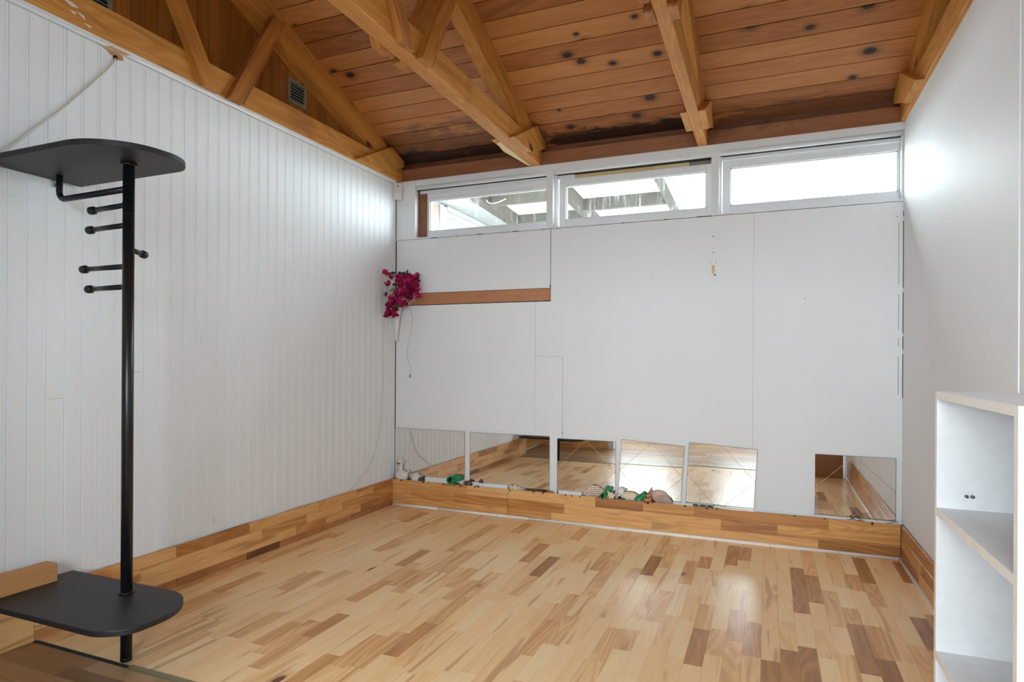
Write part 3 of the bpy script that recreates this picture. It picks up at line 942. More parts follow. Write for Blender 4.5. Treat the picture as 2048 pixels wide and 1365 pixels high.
# ------------------------------------------------------------------ rear wall with daylight openings (behind the camera)
rw = struct(empty('wall_rear', (W / 2, YR, 0)), 'white rear wall with a large window and a glazed door', 'wall')
for a in ((-.24, .4, 0, 2.7), (1.5, 2.2, 0, 2.7), (3.4, W + .12, 0, 2.7), (.4, 1.5, 2.15, 2.7), (2.2, 3.4, 0, 1.1), (2.2, 3.4, 2.2, 2.7)):
    MB().box(a[0], a[1], YR - .1, YR, a[2], a[3]).build('wall_section', M['wall'], rw)
MB().prism([(-.24, 2.7), (W + .12, 2.7), (W + .12, 2.86), (-.24, 2.86)], 'y', YR - .1, YR).build('wall_section', M['wall'], rw)
w4 = struct(empty('window_4', (2.8, YR - .05, 1.1)), 'large rear window behind the camera', 'window')
for a in ((2.2, 2.25, 1.1, 2.2), (3.35, 3.4, 1.1, 2.2), (2.25, 3.35, 1.1, 1.15), (2.25, 3.35, 2.15, 2.2)):
    MB().box(a[0], a[1], YR - .08, YR - .03, a[2], a[3]).build('window_frame', M['trim'], w4)
MB().box(2.25, 3.35, YR - .06, YR - .057, 1.15, 2.15).build('pane', M['clear'], w4)
d1_ = struct(empty('door_1', (.95, YR - .05, 0)), 'glazed rear door behind the camera', 'door')
for a in ((.4, .48, 0, 2.15), (1.42, 1.5, 0, 2.15), (.48, 1.42, 0, 1.15), (.48, 1.42, 2.07, 2.15)):
    MB().box(a[0], a[1], YR - .08, YR - .03, a[2], a[3]).build('door_frame', M['trim'], d1_)
MB().box(.48, 1.42, YR - .06, YR - .057, 1.15, 2.07).build('pane', M['clear'], d1_)

# ------------------------------------------------------------------ coat rack
PX, PYY = 0.537, -2.75
rk = thing('coat_rack', 'black metal coat rack pole with two rounded shelves and side pegs', 'coat rack', (PX, PYY, 0))
MB().tube([(PX, PYY, 0.006), (PX, PYY, 1.972)], .021, 20).build('pole', M['black_metal'], rk)
for z in (1.77, 1.685, 1.60, 1.52, 1.44):
    MB().tube([(PX, PYY, z), (PX, PYY, z + .0015)], .0213, 20).build('pole_joint', M['black_plastic'], rk)
MB().lathe([(.0195, 0), (.0213, .002), (.0213, .012), (.0212, .014)], (PX, PYY, 0.0), 20).build('foot_cap', M['black_plastic'], rk)
def smooth_poly(pts, it=3, fixed=()):
    return pts
def shelf(name, out, z0, z1):
    mb = MB().prism(out, 'z', z0, z1)
    return mb.build(name, M['black_board'], rk, bevel=.003)
def fillet(pts, rads):
    out = []
    n = len(pts)
    for i in range(n):
        p = Vector(pts[i]).to_2d() if len(pts[i]) > 2 else Vector(pts[i])
        a = Vector(pts[i - 1]) - p
        b = Vector(pts[(i + 1) % n]) - p
        r = rads[i]
        if r <= 0:
            out.append(tuple(p)); continue
        la, lb = a.length, b.length
        a.normalize(); b.normalize()
        ang = a.angle(b)
        t = min(r / math.tan(ang / 2), la * .49, lb * .49)
        s, e = p + a * t, p + b * t
        for k in range(9):
            u = k / 8
            q = s * (1 - u) ** 2 + p * 2 * u * (1 - u) + e * u * u
            out.append(tuple(q))
    return out
top_out = fillet([(0.004, -2.98), (.60, -2.98), (.74, -2.86), (.752, -2.69), (.67, -2.59), (.004, -2.59)], [0, .30, .25, .2, .16, 0])
bot_out = fillet([(0.066, -3.036), (.77, -3.036), (.865, -2.98), (.875, -2.79), (.75, -2.656), (.066, -2.656)], [0, .15, .15, .25, .2, 0])
shelf('top_shelf', top_out, 1.972, 1.994)
shelf('bottom_shelf', bot_out, .246, .268)
MB().lathe([(.022, 0), (.027, .001), (.027, .006), (.022, .008)], (PX, PYY, .268), 20).build('collar', M['black_plastic'], rk)
MB().lathe([(.022, 0), (.03, 0), (.03, .006), (.022, .008)], (PX, PYY, 1.962), 20).build('collar', M['black_plastic'], rk)
for z, L, dy in ((1.808, .225, .015), (1.728, .235, .014), (1.564, .25, .0), (1.483, .235, .012)):
    tip = (PX - .02 - L, PYY + dy, z)
    pg = MB().tube([(PX - .018, PYY, z), tip], .0105, 12).build('peg', M['black_metal'], rk)
    MB().tube([(tip[0] + .022, tip[1], z), (tip[0] + .018, tip[1], z), (tip[0] - .004, tip[1], z), (tip[0] - .01, tip[1], z)], [.012, .0165, .0165, .012], 14).build('end_cap', M['black_plastic'], pg)
    MB().tube([(PX - .018, PYY, z), (PX - .028, PYY, z)], .0125, 12).build('socket', M['black_plastic'], pg)
pg = MB().tube([(PX - .008, PYY + .018, 1.632), (PX - .068, PYY + .118, 1.632)], .0105, 12).build('peg', M['black_metal'], rk)
MB().tube([(PX - .056, PYY + .098, 1.632), (PX - .060, PYY + .105, 1.632), (PX - .07, PYY + .122, 1.632), (PX - .072, PYY + .126, 1.632)], [.012, .0165, .0165, .012], 14).build('end_cap', M['black_plastic'], pg)
rail = []
for k in range(9):
    a = PI / 2 * k / 8
    rail.append((.135 - .035 * math.sin(a) , -2.742, 1.905 - .035 * math.cos(a) - .0))
path = [(PX - .018, PYY, 1.871)] + rail + [(.10, -2.742, 1.972)]
MB().tube(path, .0125, 12).build('hanging_rail', M['black_metal'], rk)
for y in (-2.93, -2.70):
    br = MB().box(.002, .03, y - .012, y + .012, 1.966, 1.972).box(.002, .006, y - .012, y + .012, 1.94, 1.972).build('wall_bracket', M['chrome'], rk)
    MB().lathe([(.006, 0), (.006, .004)], (.006, y, 1.95), 10, rot=Matrix.Rotation(PI / 2, 3, 'Y')).build('screw', M['steel_dark'], br)

# timber beam lying on the bottom shelf against the wall
tag(MB().plank(.074, .147, -3.6, -2.769, .2685, .343, 'y', 'z+', ch=.002, tone=.35).build('timber_beam', M['beam'], bevel=.0015),
    'short sawn timber beam lying along the wall on the lower black shelf', 'beam')

# ------------------------------------------------------------------ bookcase
BX0, BX1, BY0, BY1, BZ = 3.236, 3.516, -3.296, -2.787, 1.135
bk = thing('bookcase', 'white open bookcase standing by the right wall', 'bookcase', ((BX0 + BX1) / 2, (BY0 + BY1) / 2, 0))
th = .017
for y0 in (BY0, BY1 - th):
    p = MB().box(BX0 + .001, BX1, y0, y0 + th, 0.0, BZ).build('side_panel', M['white_laminate'], bk)
    MB().box(BX0, BX0 + .001, y0, y0 + th, 0.0, BZ).build('edge_band', M['edge_band'], p)
def hshelf(nm, z0):
    p = MB().box(BX0 + .001, BX1 - .004, BY0 + th + .0004, BY1 - th - .0004, z0, z0 + th).build(nm, M['white_laminate'], bk)
    MB().box(BX0, BX0 + .001, BY0 + th + .0004, BY1 - th - .0004, z0, z0 + th).build('edge_band', M['edge_band'], p)
hshelf('top_panel', BZ - th)
for z in (.858, .537, .25): hshelf('shelf', z)
hshelf('bottom_panel', .05)
MB().box(BX1 - .004, BX1, BY0 + th, BY1 - th, .05, BZ - th).build('back_panel', M['white_laminate'], bk)
MB().box(BX0 + .02, BX0 + .03, BY0 + th, BY1 - th, 0.0, .05).build('plinth', M['white_laminate'], bk)
for (x, z) in ((BX0 + .055, .905), (BX0 + .066, .905)):
    MB().tube([(x, BY1 - th - .006, z), (x, BY1 - th + .001, z)], .0035, 10).build('shelf_pin', M['steel_dark'], bk)
for (x, z) in ((BX0 + .02, .70), (BX0 + .02, .668), (BX0 + .05, .70), (BX0 + .05, .668)):
    MB().tube([(x, BY0 + th - .001, z), (x, BY0 + th + .006, z)], .0035, 10).build('shelf_pin', M['steel_dark'], bk)
tag(MB().plank(3.24, 3.60, -2.782, -2.772, 0.0015, .62, 'x', 'y+', tone=.35).build('brown_board', M['brownboard']),
    'brown board standing behind the bookcase, seen in the right mirror', 'board')

# ------------------------------------------------------------------ alarm sensor, cords
sn = thing('motion_sensor', 'white motion sensor in the top left corner of the back wall', 'motion sensor', (.03, -.03, 2.52))
rot = Matrix.Rotation(math.radians(35), 4, 'Z')
mb = MB()
def rbox(c, hx, hy, hz):
    vs = [Vector(c) + rot.to_3x3() @ Vector((a * hx, b * hy, d * hz)) for a in (-1, 1) for b in (-1, 1) for d in (-1, 1)]
    return vs, [(0, 1, 3, 2), (4, 6, 7, 5), (0, 4, 5, 1), (2, 3, 7, 6), (0, 2, 6, 4), (1, 5, 7, 3)]
v, f = rbox((.034, -.032, 2.595), .034, .014, .07)
MB().add(v, f).build('sensor_body', M['white_plastic'], sn, bevel=.006)
v, f = rbox(Vector((.034, -.032, 2.567)) + rot.to_3x3() @ Vector((0, -.0145, 0)), .022, .003, .024)
MB().add(v, f).build('sensor_lens', M['trim'], sn, bevel=.003)
MB().blob(Vector((.034, -.032, 2.638)) + rot.to_3x3() @ Vector((0, -.014, 0)), (.006, .006, .006), 10, 6).build('sensor_eye', M['black_plastic'], sn)

def curve_pts(pts, n=6):
    P_ = [Vector(p) for p in pts]
    out = []
    for i in range(len(P_) - 1):
        a, b, c, d = P_[max(i - 1, 0)], P_[i], P_[i + 1], P_[min(i + 2, len(P_) - 1)]
        for k in range(n):
            t = k / n
            out.append(.5 * ((2 * b) + (c - a) * t + (2 * a - 5 * b + 4 * c - d) * t * t + (3 * b - a - 3 * c + d) * t ** 3))
    out.append(P_[-1])
    return out
cd = thing('wall_cable', 'white cable slanting down the board wall from a hole under the beam', 'cable', (.006, -2.43, 2.0))
MB().tube(curve_pts([(.006, -2.434, 2.625), (.009, -2.46, 2.575), (.006, -2.56, 2.44), (.006, -2.68, 2.289), (.006, -2.80, 2.155), (.006, -2.91, 2.034), (.006, -3.01, 1.96)]), .0042, 8).build('cord', M['cord'], cd)
MB().lathe([(.011, -.004), (.012, 0), (.009, .004)], (.004, -2.431, 2.631), 12, rot=Matrix.Rotation(PI / 2, 3, 'Y')).build('wall_clip', M['black_plastic'], cd)
cd = thing('hanging_cord', 'thin ivory cord dangling below the flowers on the back wall', 'cord', (.14, -.01, 1.04))
MB().tube(curve_pts([(.10, -.06, 1.70), (.133, -.03, 1.685), (.159, -.012, 1.58), (.166, -.008, 1.51), (.137, -.006, 1.35), (.115, -.006, 1.275), (.124, -.006, 1.2), (.150, -.006, 1.13), (.146, -.006, 1.075)]), .0028, 7).build('cord', M['cord'], cd)
MB().tube([(.146, -.006, 1.075), (.141, -.006, 1.05)], .0045, 8).build('cord_end', M['cord_end'], cd)
pts = [(.012, -.16, 1.62), (.006, -.175, 1.53), (.006, -.19, 1.2), (.006, -.197, .88), (.006, -.254, .56), (.006, -.365, .375), (.006, -.50, .29), (.010, -.62, .224)]
y = -.62
k = 0
while y > -2.6:
    y -= .17; k += 1
    pts.append((.011 + .004 * math.sin(k * 1.7), y, .2185 + .0015 * math.sin(k * 2.3)))
pts += [(.022, -2.5 - .15, .2), (.03, -2.75, .15)]
cd = tag(MB().tube(curve_pts(pts, 4), .0026, 6).build('long_thin_cable', M['cord']), 'thin white cord running down the board wall and along its skirting', 'cord')

# ------------------------------------------------------------------ bougainvillea in a cone vase
M['petal'] = plain('magenta_fabric_petal', lin(186, 14, 92), 0.6)
M['petal2'] = plain('deep_magenta_petal', lin(140, 8, 66), 0.6)
M['leaf_dark'] = plain('dark_green_leaf', lin(38, 46, 44), 0.55)
M['leaf'] = plain('green_leaf', lin(88, 104, 60), 0.55)
M['vase'] = plain('white_glazed_vase', lin(226, 222, 216), 0.3)
fl = thing('wall_vase_with_flowers', 'white cone wall vase overflowing with magenta artificial flowers', 'flower vase', (.06, -.09, 1.35))
prof = [(.007, 0), (.010, .002), (.018, .08), (.030, .18), (.044, .27), (.056, .335), (.052, .335), (.038, .26), (.006, .03)]
MB().lathe(prof, (.062, -.085, 1.352), 20, sy=.75).build('vase', M['vase'], fl)
def bract(seed):
    r = random.Random(seed)
    mb = MB()
    for k in range(3):
        a0 = k * 2 * PI / 3 + r.uniform(-.2, .2)
        L, w = r.uniform(.030, .038), r.uniform(.016, .020)
        cup = r.uniform(.5, 1.0)
        vs, fs = [], []
        for i in range(5):
            u = i / 4
            wd = w * math.sin(PI * min(u * .85 + .12, 1)) * (1 if u < 1 else .05)
            for j in (-1, 0, 1):
                x = u * L * math.cos(cup * u * .8)
                z = u * L * math.sin(cup * .9) * .9 + (abs(j) * .006 * math.sin(PI * u)) + r.uniform(-.002, .002)
                yy = j * wd
                vs.append((x * math.cos(a0) - yy * math.sin(a0), x * math.sin(a0) + yy * math.cos(a0), z))
        for i in range(4):
            for j in range(2):
                fs.append((i * 3 + j, i * 3 + j + 1, i * 3 + j + 4, i * 3 + j + 3))
        mb.add(vs, fs, smooth=True)
    return mb
protos = []
for k in range(5):
    o = bract(k).build('blossom', M['petal'] if k < 3 else M['petal2'], fl)
    protos.append(o)
rr = random.Random(17)
spots = []
def dpos(s, z, out):
    return Vector((.03 + .19 * s + .67 * out, -.21 + .17 * s - .74 * out, z))
for i in range(64): spots.append((rr.uniform(.38, 1.0), rr.uniform(1.70, 1.875), rr.uniform(.015, .07)))
for i in range(30): spots.append((rr.uniform(.12, .78), rr.uniform(1.62, 1.73), rr.uniform(.02, .07)))
for i in range(22): spots.append((rr.uniform(.06, .34), rr.uniform(1.54, 1.66), rr.uniform(.02, .05)))
spots += [(.0, 1.90, .03), (.06, 1.885, .03), (.2, 1.86, .03), (.05, 1.80, .03), (.12, 1.81, .03), (1.02, 1.89, .02), (.98, 1.86, .02), (.72, 1.895, .03), (.03, 1.72, .02)]
used = set()
for i, (s, z, out) in enumerate(spots):
    p = protos[i % 5]
    if i % 5 in used:
        o = p.copy(); COL.objects.link(o); o.parent = fl
    else:
        o = p; used.add(i % 5)
    o.location = dpos(s, z, out) - wloc(fl)
    o.rotation_euler = (rr.uniform(.4, 1.6), rr.uniform(-.6, .6), rr.uniform(-.3, 1.6))
    sc = rr.uniform(.85, 1.25)
    o.scale = (sc, sc, sc)
def leaf(p, L, w, ang, tilt, mat):
    mb = MB()
    vs, fs = [], []
    d = Vector((math.cos(ang) * math.cos(tilt), math.sin(ang) * math.cos(tilt), math.sin(tilt)))
    sd = d.cross(Vector((.5, -.6, .6))).normalized()
    nn = d.cross(sd)
    for i in range(5):
        u = i / 4
        ww = w * math.sin(PI * (u * .9 + .07))
        for j in (-1, 0, 1):
            vs.append(Vector(p) + d * L * u + sd * ww * j - nn * abs(j) * .004)
    for i in range(4):
        for j in range(2): fs.append((i * 3 + j, i * 3 + j + 1, i * 3 + j + 4, i * 3 + j + 3))
    mb.add(vs, fs, smooth=True).build('leaf', mat, fl)
for (s, z, out, an, ti, mt) in ((.45, 1.875, .04, 2.2, .8, 0), (.5, 1.87, .03, .5, .9, 0), (.92, 1.86, .03, .4, .5, 0), (.95, 1.83, .02, .2, .2, 0), (.4, 1.80, .04, 3.4, .1, 0), (.3, 1.76, .05, 4., -.3, 1),
                                (.4, 1.77, .05, 5., -.2, 1), (.42, 1.64, .06, 5., -.6, 1), (.35, 1.63, .06, 4.4, -.3, 1), (.55, 1.66, .06, 5.2, -.2, 0), (.15, 1.89, .02, .6, .1, 0)):
    leaf(dpos(s, z, out), .05, .018, an, ti, M['leaf_dark'] if mt == 0 else M['leaf'])
for (a, b, c) in (((.3, 1.85, .08), (.14, 1.78, .07), (.2, 1.70, .07)), ((.25, 1.86, .08), (.1, 1.76, .06), (.05, 1.66, .05)), ((.2, 1.83, .07), (.18, 1.76, .08), (.3, 1.68, .07)), ((.9, 1.74, .07), (.85, 1.68, .07), (.7, 1.645, .07)), ((.95, 1.72, .07), (.93, 1.69, .05), (.92, 1.66, .03))):
    MB().tube(curve_pts([dpos(*a), dpos(*b), dpos(*c)], 5), .0022, 6).build('vine', M['cord'], fl)
for (s, z) in ((.6, 1.8), (.4, 1.74), (.2, 1.63), (.8, 1.75)):
    MB().tube(curve_pts([(.062, -.085, 1.62), dpos(.35, 1.68, .02), dpos(s, z, .02)], 5), .002, 6).build('stem', M['leaf'], fl)

# ------------------------------------------------------------------ trinkets in the trough behind the back skirting
M['porcelain'] = plain('white_porcelain', lin(226, 222, 220), 0.25)
M['beak'] = plain('orange_beak', lin(178, 112, 36), 0.4)
M['coral'] = plain('white_coral', lin(232, 224, 218), 0.8)
M['stone_black'] = plain('black_stone', lin(36, 36, 38), 0.35)
M['stone_grey'] = plain('dark_grey_stone', lin(70, 72, 72), 0.6)
M['stone_purple'] = plain('purple_brown_stone', lin(88, 62, 66), 0.45)
M['green'] = plain('green_glaze', lin(50, 146, 92), 0.18)
M['shell_cream'] = plain('cream_shell', lin(224, 206, 178), 0.45)
M['shell_pink'] = plain('pink_shell', lin(214, 178, 160), 0.45)
M['shell_mauve'] = plain('mauve_shell_inside', lin(190, 160, 156), 0.35)
M['terracotta'] = plain('terracotta_shell', lin(198, 138, 96), 0.5)
M['orange'] = plain('orange_shell', lin(176, 104, 56), 0.5)
M['brownbit'] = plain('brown_driftwood', lin(104, 66, 40), 0.7)
M['bead'] = plain('grey_speckled_bead', lin(132, 130, 124), 0.4)
t = NT('banded_shell')
gr = t.n('Attribute', attribute_name='gr').outputs['Vector']
sx = t.n('SeparateXYZ', i_Vector=gr)
st = t.math('SINE', t.math('MULTIPLY', sx.outputs['Z'], 420.0))
t.set(Base_Color=t.mix(t.rng(st, .3, .9), lin(230, 208, 186), lin(150, 112, 92)), Roughness=.4)
M['shell_band'] = t.m
BED = 0.1785

dk = thing('duck_figurine', 'white porcelain duck with an orange beak at the left end of the trough', 'figurine', (.085, -.03, BED))
MB().blob((.085, -.029, .236), (.060, .026, .050), 20, 12).build('body', M['porcelain'], dk)
MB().lathe([(.020, 0), (.017, .03), (.015, .06), (.017, .085)], (.075, -.028, .255), 14).build('neck', M['porcelain'], dk)
MB().blob((.073, -.030, .350), (.024, .023, .026), 16, 10).build('head', M['porcelain'], dk)
MB().blob((.069, -.056, .343), (.017, .014, .009), 12, 7).build('beak', M['beak'], dk)
for dx in (-.012, .014): MB().blob((.073 + dx, -.0505, .358), (.0028, .002, .003), 8, 5).build('eye', M['black_plastic'], dk)
MB().obox((.128, -.029, .25), (.152, -.02, .285), .02, .01, (0, 1, 0)).build('tail', M['porcelain'], dk, bevel=.004)

def coral(cx, cz, r, name, label):
    mb = MB()
    n = 16
    rc_ = random.Random(4)
    mb.blob((cx, -.036, cz), (r * .62, .012, r * .55), 14, 8, .2, 3)
    for i in range(n):
        a = 2 * PI * i / n + rc_.uniform(-.1, .1)
        L = r * rc_.uniform(.85, 1.1)
        mb.tube([(cx + math.cos(a) * r * .4, -.036, cz + math.sin(a) * r * .4), (cx + math.cos(a) * L, -.04, cz + math.sin(a) * L * .85)], [r * .17, r * .05], 6)
    tag(mb.build(name, M['coral']), label, 'coral')
coral(.228, .233, .058, 'spiky_coral', 'spiky white coral beside the white duck')
tag(MB().blob((.165, -.03, .207), (.022, .016, .026), 12, 8, .4, 5).build('dark_stone', M['stone_black']), 'black stone wedged between the duck and the coral', 'stone')
tag(MB().blob((.020, -.04, .198), (.016, .012, .018), 12, 8, .4, 6).build('dark_stone', M['stone_black']), 'small black stone in the corner left of the duck', 'stone')
mb = MB().blob((.272, -.036, .213), (.030, .015, .026), 12, 8, .5, 8).obox((.25, -.04, .205), (.30, -.035, .235), .01, .014, (0, 1, .3))
tag(mb.build('grey_shell', M['stone_grey']), 'ragged dark grey shell right of the spiky coral', 'shell')

def jar(x, z, s, tilt, lab, turn=0):
    t = thing('green_jar', lab, 'jar', (x, -.033, BED))
    R_ = Matrix.Rotation(math.radians(tilt), 3, 'X') @ Matrix.Rotation(math.radians(turn), 3, 'Y')
    pr = [(.012 * s, -.032 * s), (.024 * s, -.026 * s), (.028 * s, -.005 * s), (.024 * s, .016 * s), (.017 * s, .024 * s), (.02 * s, .03 * s), (.016 * s, .03 * s), (.013 * s, .02 * s), (.018 * s, 0), (.012 * s, -.02 * s), (.0, -.02 * s)]
    c = Vector((x, -.033, z))
    MB().lathe(pr, c, 16, rot=R_).build('jar_body', M['green'], t)
    MB().lathe([(.0165 * s, .018 * s), (0, .0185 * s)], c, 14, rot=R_).build('dark_mouth', M['stone_black'], t)
    hd = MB()
    for k in range(9):
        pass
    pts = [c + R_ @ Vector((.024 * s + .014 * s * math.sin(PI * q / 6), 0, -.015 * s + .035 * s * q / 6)) for q in range(7)]
    hd.tube(pts, .0035 * s, 7).build('handle', M['green'], t)
jar(.555, .236, 1.45, 70, 'green glazed jar lying with its dark mouth forward near the left mirrors')
jar(1.795, .218, 1.1, 75, 'green glazed jar lying in front of the pink banded shell', -20)
jar(2.045, .214, 1.0, 160, 'green glazed jar lying right of the cream duck shape', 40)
def bush(x, z, r, name, lab, mat, seed):
    mb = MB()
    q = random.Random(seed)
    for k in range(8):
        mb.blob((x + q.uniform(-.6, .6) * r, -.03 + q.uniform(-.4, .4) * .02, z + q.uniform(-.6, .6) * r), (r * .55, .012, r * .5), 9, 6, .3, k)
    tag(mb.build(name, mat), lab, 'ornament')
bush(.612, .262, .026, 'green_glass_frog', 'lumpy green glazed ornament behind the left green jar', M['green'], 2)
bush(1.825, .262, .028, 'green_glass_frog', 'lumpy green glazed ornament above the cream leaf shell', M['green'], 5)
bush(2.066, .248, .030, 'green_glass_frog', 'lumpy green glazed ornament beside the terracotta shell', M['green'], 9)
tag(MB().prism([(.575, .179), (.665, .179), (.66, .200), (.612, .228), (.585, .207)], 'y', -.052, -.036).build('black_slate', M['stone_black'], bevel=.002), 'triangular black stone right of the left green jar', 'stone')
tag(MB().blob((.70, -.034, .222), (.036, .016, .026), 14, 9, .25, 12).build('purple_stone', M['stone_purple']), 'purple brown stone in front of the gap between the wide mirrors', 'stone')
tag(MB().blob((.785, -.044, .2), (.026, .009, .017), 12, 8, .15, 14).build('black_pebble', M['stone_black']), 'flat black pebble low in the trough under the second mirror', 'stone')
tag(MB().blob((.80, -.012, .234), (.018, .006, .028), 12, 8, .15, 15).build('grey_pebble', M['stone_grey']), 'dark oval pebble leaning against the second mirror', 'stone')

def scallop(c, r, ang, lean, mat, name, lab, ribs=9, deep=.35):
    """fan shell, hinge at c, fanning along ang in the xz plane, leaning in y"""
    mb = MB()
    nu, nv = ribs * 4, 8
    vs, fs = [], []
    for i in range(nv + 1):
        u = .06 + .94 * i / nv
        for j in range(nu + 1):
            a = -1.05 + 2.1 * j / nu
            rr_ = r * u * (1 - .10 * (a / 1.05) ** 2)
            bulge = deep * r * math.sin(PI * u * .85) * math.cos(a * 1.2) * .4 + .035 * r * u * math.cos(a / 2.1 * 2 * PI * ribs)
            x = rr_ * math.sin(a)
            z = rr_ * math.cos(a)
            X = x * math.cos(ang) + z * math.sin(ang)
            Z = -x * math.sin(ang) + z * math.cos(ang)
            vs.append((c[0] + X, c[1] - bulge - lean * Z, c[2] + Z))
    m = nu + 1
    for i in range(nv):
        for j in range(nu): fs.append((i * m + j, i * m + j + 1, (i + 1) * m + j + 1, (i + 1) * m + j))
    vs2 = [(p[0], p[1] + .003, p[2]) for p in vs]
    off = len(vs)
    fs2 = [tuple(off + q for q in f[::-1]) for f in fs]
    edge = [i * m for i in range(nv + 1)] + [nv * m + j for j in range(1, m)] + [i * m + nu for i in range(nv - 1, -1, -1)] + [j for j in range(nu - 1, 0, -1)]
    for k in range(len(edge)):
        a, b = edge[k], edge[(k + 1) % len(edge)]
        fs2.append((a, b, off + b, off + a))
    mb.add(vs + vs2, fs + fs2, smooth=True)
    return tag(mb.build(name, mat), lab, 'shell')
scallop((1.722, -.014, .184), .108, -.25, .06, M['shell_band'], 'scallop_shell', 'large pale pink banded scallop shell under the crooked mirror')
scallop((1.055, -.03, .19), .052, .9, .1, M['shell_cream'], 'cream_shell', 'cream fan shell at the joint of the back skirting', 7)
scallop((1.385, -.034, .184), .045, -.5, .1, M['orange'], 'orange_shell', 'small orange ribbed shell left of the short lath', 7)
scallop((2.20, -.02, .182), .085, .75, .08, M['shell_mauve'], 'mauve_shell', 'mauve and cream shell at the right end of the trinkets', 8)
scallop((2.17, -.008, .19), .105, .35, .0, M['shell_pink'], 'tan_shell', 'tan fan shell leaning on the mirror behind the mauve shell', 9)
def conch(c, L, r, d, mat, name, lab):
    d = Vector(d).normalized()
    a = d.orthogonal().normalized()
    b = d.cross(a)
    vs, fs = [], []
    n, m = 26, 10
    mb = MB()
    prev = None
    pts, rs = [], []
    for i in range(46):
        u = i / 45
        an = u * 4 * 2 * PI
        rad = r * (1 - u) ** 1.1 * .55
        pts.append(Vector(c) + d * L * (u ** .8) + (a * math.cos(an) + b * math.sin(an)) * rad)
        rs.append(max(r * (1 - u) * .62, .0012))
    mb.tube(pts, rs, 9)
    return tag(mb.build(name, mat), lab, 'shell')
conch((2.10, -.034, .197), .12, .030, (.25, .05, 1), M['terracotta'], 'spiral_shell', 'terracotta coloured spiral shell standing beside the green ornament')
conch((1.318, -.036, .199), .05, .019, (-1, .1, .35), M['brownbit'], 'snail_shell', 'small brown snail shell left of the orange shell')
conch((1.09, -.026, .214), .09, .03, (1, .1, -.05), M['shell_cream'], 'whelk_shell', 'cream whelk shell lying by the speckled beads')
bt = thing('bead_string', 'string of grey speckled beads lying in the trough', 'beads', (1.2, -.036, BED))
rb2 = random.Random(2)
for i in range(22):
    u = i / 21
    p = (1.13 + .15 * u, -.036 + .010 * math.sin(u * 19), .196 + .012 * math.cos(u * 19) + rb2.uniform(0, .004))
    MB().blob(p, (.0085, .0085, .0085), 8, 5).build('bead', M['bead'] if i % 2 else M['stone_grey'], bt)
lf = thing('leaf_shell', 'cream leaf shaped shell among the green jars', 'shell', (1.85, -.045, .19))
mb = MB()
q = [(1.81, .218), (1.826, .236), (1.82, .268), (1.84, .252), (1.855, .262), (1.862, .246), (1.885, .25), (1.872, .226), (1.86, .205), (1.845, .196), (1.832, .206)]
mb.prism(q, 'y', -.054, -.046)
mb.build('shell_plate', M['shell_cream'], lf, bevel=.003)
tag(MB().obox((1.85, -.05, .196), (1.905, -.044, .216), .012, .012, (0, 1, 0)).build('driftwood_bit', M['brownbit'], bevel=.003), 'small piece of brown driftwood in front of the cream duck shape', 'driftwood')
tag(MB().blob((1.925, -.050, .211), (.026, .005, .014), 12, 8, .1, 31).build('black_oval_stone', M['stone_black']), 'black oval stone in front of the cream duck shape', 'stone')
cr = thing('cream_duck_ornament', 'cream duck shaped ornament with a black eye among the shells', 'ornament', (1.95, -.03, BED))
MB().blob((1.975, -.025, .222), (.065, .018, .045), 18, 11, .12, 41).build('body', M['shell_cream'], cr)
MB().blob((1.916, -.026, .262), (.033, .018, .030), 16, 10, .08, 42).build('head', M['porcelain'], cr)
MB().blob((1.944, -.046, .272), (.008, .003, .005), 8, 5).build('eye', M['black_plastic'], cr)
MB().blob((2.015, -.026, .226), (.022, .014, .014), 12, 7, .1, 43).build('tail', M['shell_cream'], cr)
tl_ = thing('pebbled_dish', 'grey rectangular dish with oval pebbles in front of the crooked mirror', 'dish', (2.47, -.03, BED))
MB().prism([(2.40, .179), (2.56, .179), (2.545, .226), (2.415, .226)], 'y', -.030, -.008).build('dish_body', M['paper_tile'], tl_, bevel=.003)
for i in range(3):
    MB().blob((2.43 + i * .047, -.034, .2165), (.019, .006, .0065), 12, 6).build('oval_pebble', M['stone_grey'], tl_)
tag(MB().blob((2.30, -.03, .196), (.012, .01, .012), 10, 6, .3, 51).build('gold_pebble', M['beak']), 'tiny golden pebble between the tan shell and the grey dish', 'stone')
tw = MB()
q = random.Random(77)
for k in range(12):
    x = 3.38 + q.uniform(-.02, .07); z = .19 + q.uniform(0, .03)
    tw.tube([(x, -.04 + q.uniform(-.01, .01), z), (x + q.uniform(-.04, .04), -.04, z + q.uniform(-.01, .03))], .0022, 5)
tag(tw.build('dry_twigs', M['brownbit']), 'small heap of dry twigs under the lone right mirror', 'twigs')
tag(MB().tube(curve_pts([(3.40, -.04, .205), (3.47, -.042, .2), (3.55, -.04, .208), (3.62, -.03, .225)]), .0018, 6).build('dry_stalk', M['brownbit']), 'single dry stalk lying toward the right corner of the trough', 'twig')

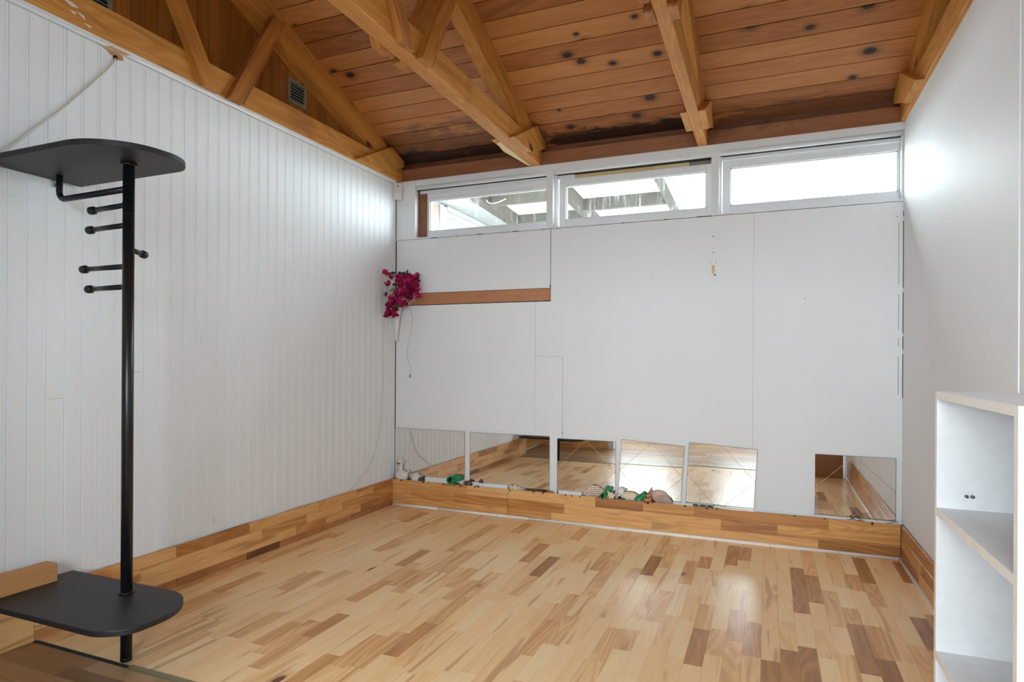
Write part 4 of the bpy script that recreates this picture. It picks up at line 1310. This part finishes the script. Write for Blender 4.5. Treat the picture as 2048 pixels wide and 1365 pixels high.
# ------------------------------------------------------------------ outside: shelter and house wing
struct(MB().box(-14, 18, .35, 24, -.5, -.3).build('ground', plain('garden_ground', lin(84, 80, 72), .9)), 'pale ground outside the back windows', 'ground')
struct(MB().box(-14, 18, -24, YR - .25, -.5, -.3).build('ground_rear', plain('garden_ground_rear', lin(150, 152, 146), .9)), 'pale ground outside the rear wall', 'ground')
pg = thing('patio_shelter', 'weathered timber shelter with a corrugated plastic roof outside the windows', 'shelter', (1.0, 1.8, -.3))
pz = lambda y: 2.9 - .05 * y
def ybeam(x0, x1, y0, y1, h=.13):
    MB().prism([(y0, pz(y0)), (y1, pz(y1)), (y1, pz(y1) + h), (y0, pz(y0) + h)], 'x', x0, x1, grain='y', tone=rc.uniform(.3, .6)).build('roof_beam', M['weathered'], pg)
def xbeam(x0, x1, y, h=.13, w=.06):
    MB().box(x0, x1, y, y + w, pz(y), pz(y) + h - .004, grain='x', tone=rc.uniform(.3, .6)).build('cross_beam', M['weathered'], pg)
for a, b in ((.06, .16), (.97, 1.05), (1.92, 2.01)): ybeam(a, b, .75, 4.2)
for y in (1.52, 2.35, 3.2): xbeam(.16, .97, y)
for y in (1.02, 1.98, 2.75, 3.5): xbeam(1.05, 1.92, y)
for a in (.08, 1.93): MB().box(a, a + .08, 4.1, 4.18, -.3, pz(4.1), grain='z', tone=.5).build('post', M['weathered'], pg)
nx = 120
vs, fs = [], []
for i in range(nx + 1):
    x = .02 + 2.0 * i / nx
    zz = .016 * math.sin(2 * PI * x / .076)
    for y in (.7, 4.25): vs.append((x, y, pz(y) + .13 + .018 + zz))
for i in range(nx): fs.append((2 * i, 2 * i + 2, 2 * i + 3, 2 * i + 1))
vs2 = [(p[0], p[1], p[2] + .0015) for p in vs]
off = len(vs)
mb = MB().add(vs + vs2, fs + [tuple(off + q for q in f[::-1]) for f in fs] + [(0, 1, off + 1, off), (2 * nx, 2 * nx + 1, off + 2 * nx + 1, off + 2 * nx)] +
              [(2 * i, 2 * i + 2, off + 2 * i + 2, off + 2 * i) for i in range(nx)] + [(2 * i + 1, 2 * i + 3, off + 2 * i + 3, off + 2 * i + 1) for i in range(nx)], smooth=True)
mb.build('corrugated_sheet', M['corrugated'], pg)
tag(MB().tube(curve_pts([(.17, 1.42, 2.86), (.19, 1.46, 2.835), (.26, 1.49, 2.84), (.36, 1.50, 2.875)]), .005, 8).build('outdoor_cable', M['cord']), 'white cable looped under the shelter beam', 'cable')

hw = thing('house_wing', 'white weatherboarded house wing outside the left window', 'house', (-.5, 2.5, -.3))
MB().box(-.6, -.32, 1.2, 5.2, -.3, 2.845).build('wall_core', M['house_paint'], hw)
z = 1.6
while z < 2.78:
    MB().prism([(-.32, z), (-.302, z), (-.312, z + .112), (-.32, z + .112)], 'y', 1.42, 5.2).build('weatherboard', M['house_paint'], hw)
    z += .113
MB().box(-.33, -.285, 1.27, 1.42, -.3, 2.82).build('corner_board', M['house_paint'], hw)
MB().box(-.33, -.28, 1.42, 5.2, 2.79, 2.84).build('frieze_board', M['house_paint'], hw)
MB().box(-.6, .015, 1.0, 5.2, 2.846, 2.86).build('soffit', M['house_paint'], hw)
MB().box(-.295, -.275, 2.35, 2.9, 1.8, 2.62).build('window_casing', M['house_paint'], hw)
MB().box(-.285, -.27, 2.42, 2.83, 1.85, 2.55).build('window_pane', M['glass'], hw)
pk = plain('faded_pink_board', lin(168, 108, 94), .7)
MB().box(-.34, -.29, 1.12, 1.25, -.3, 2.80).build('pink_post', pk, hw)
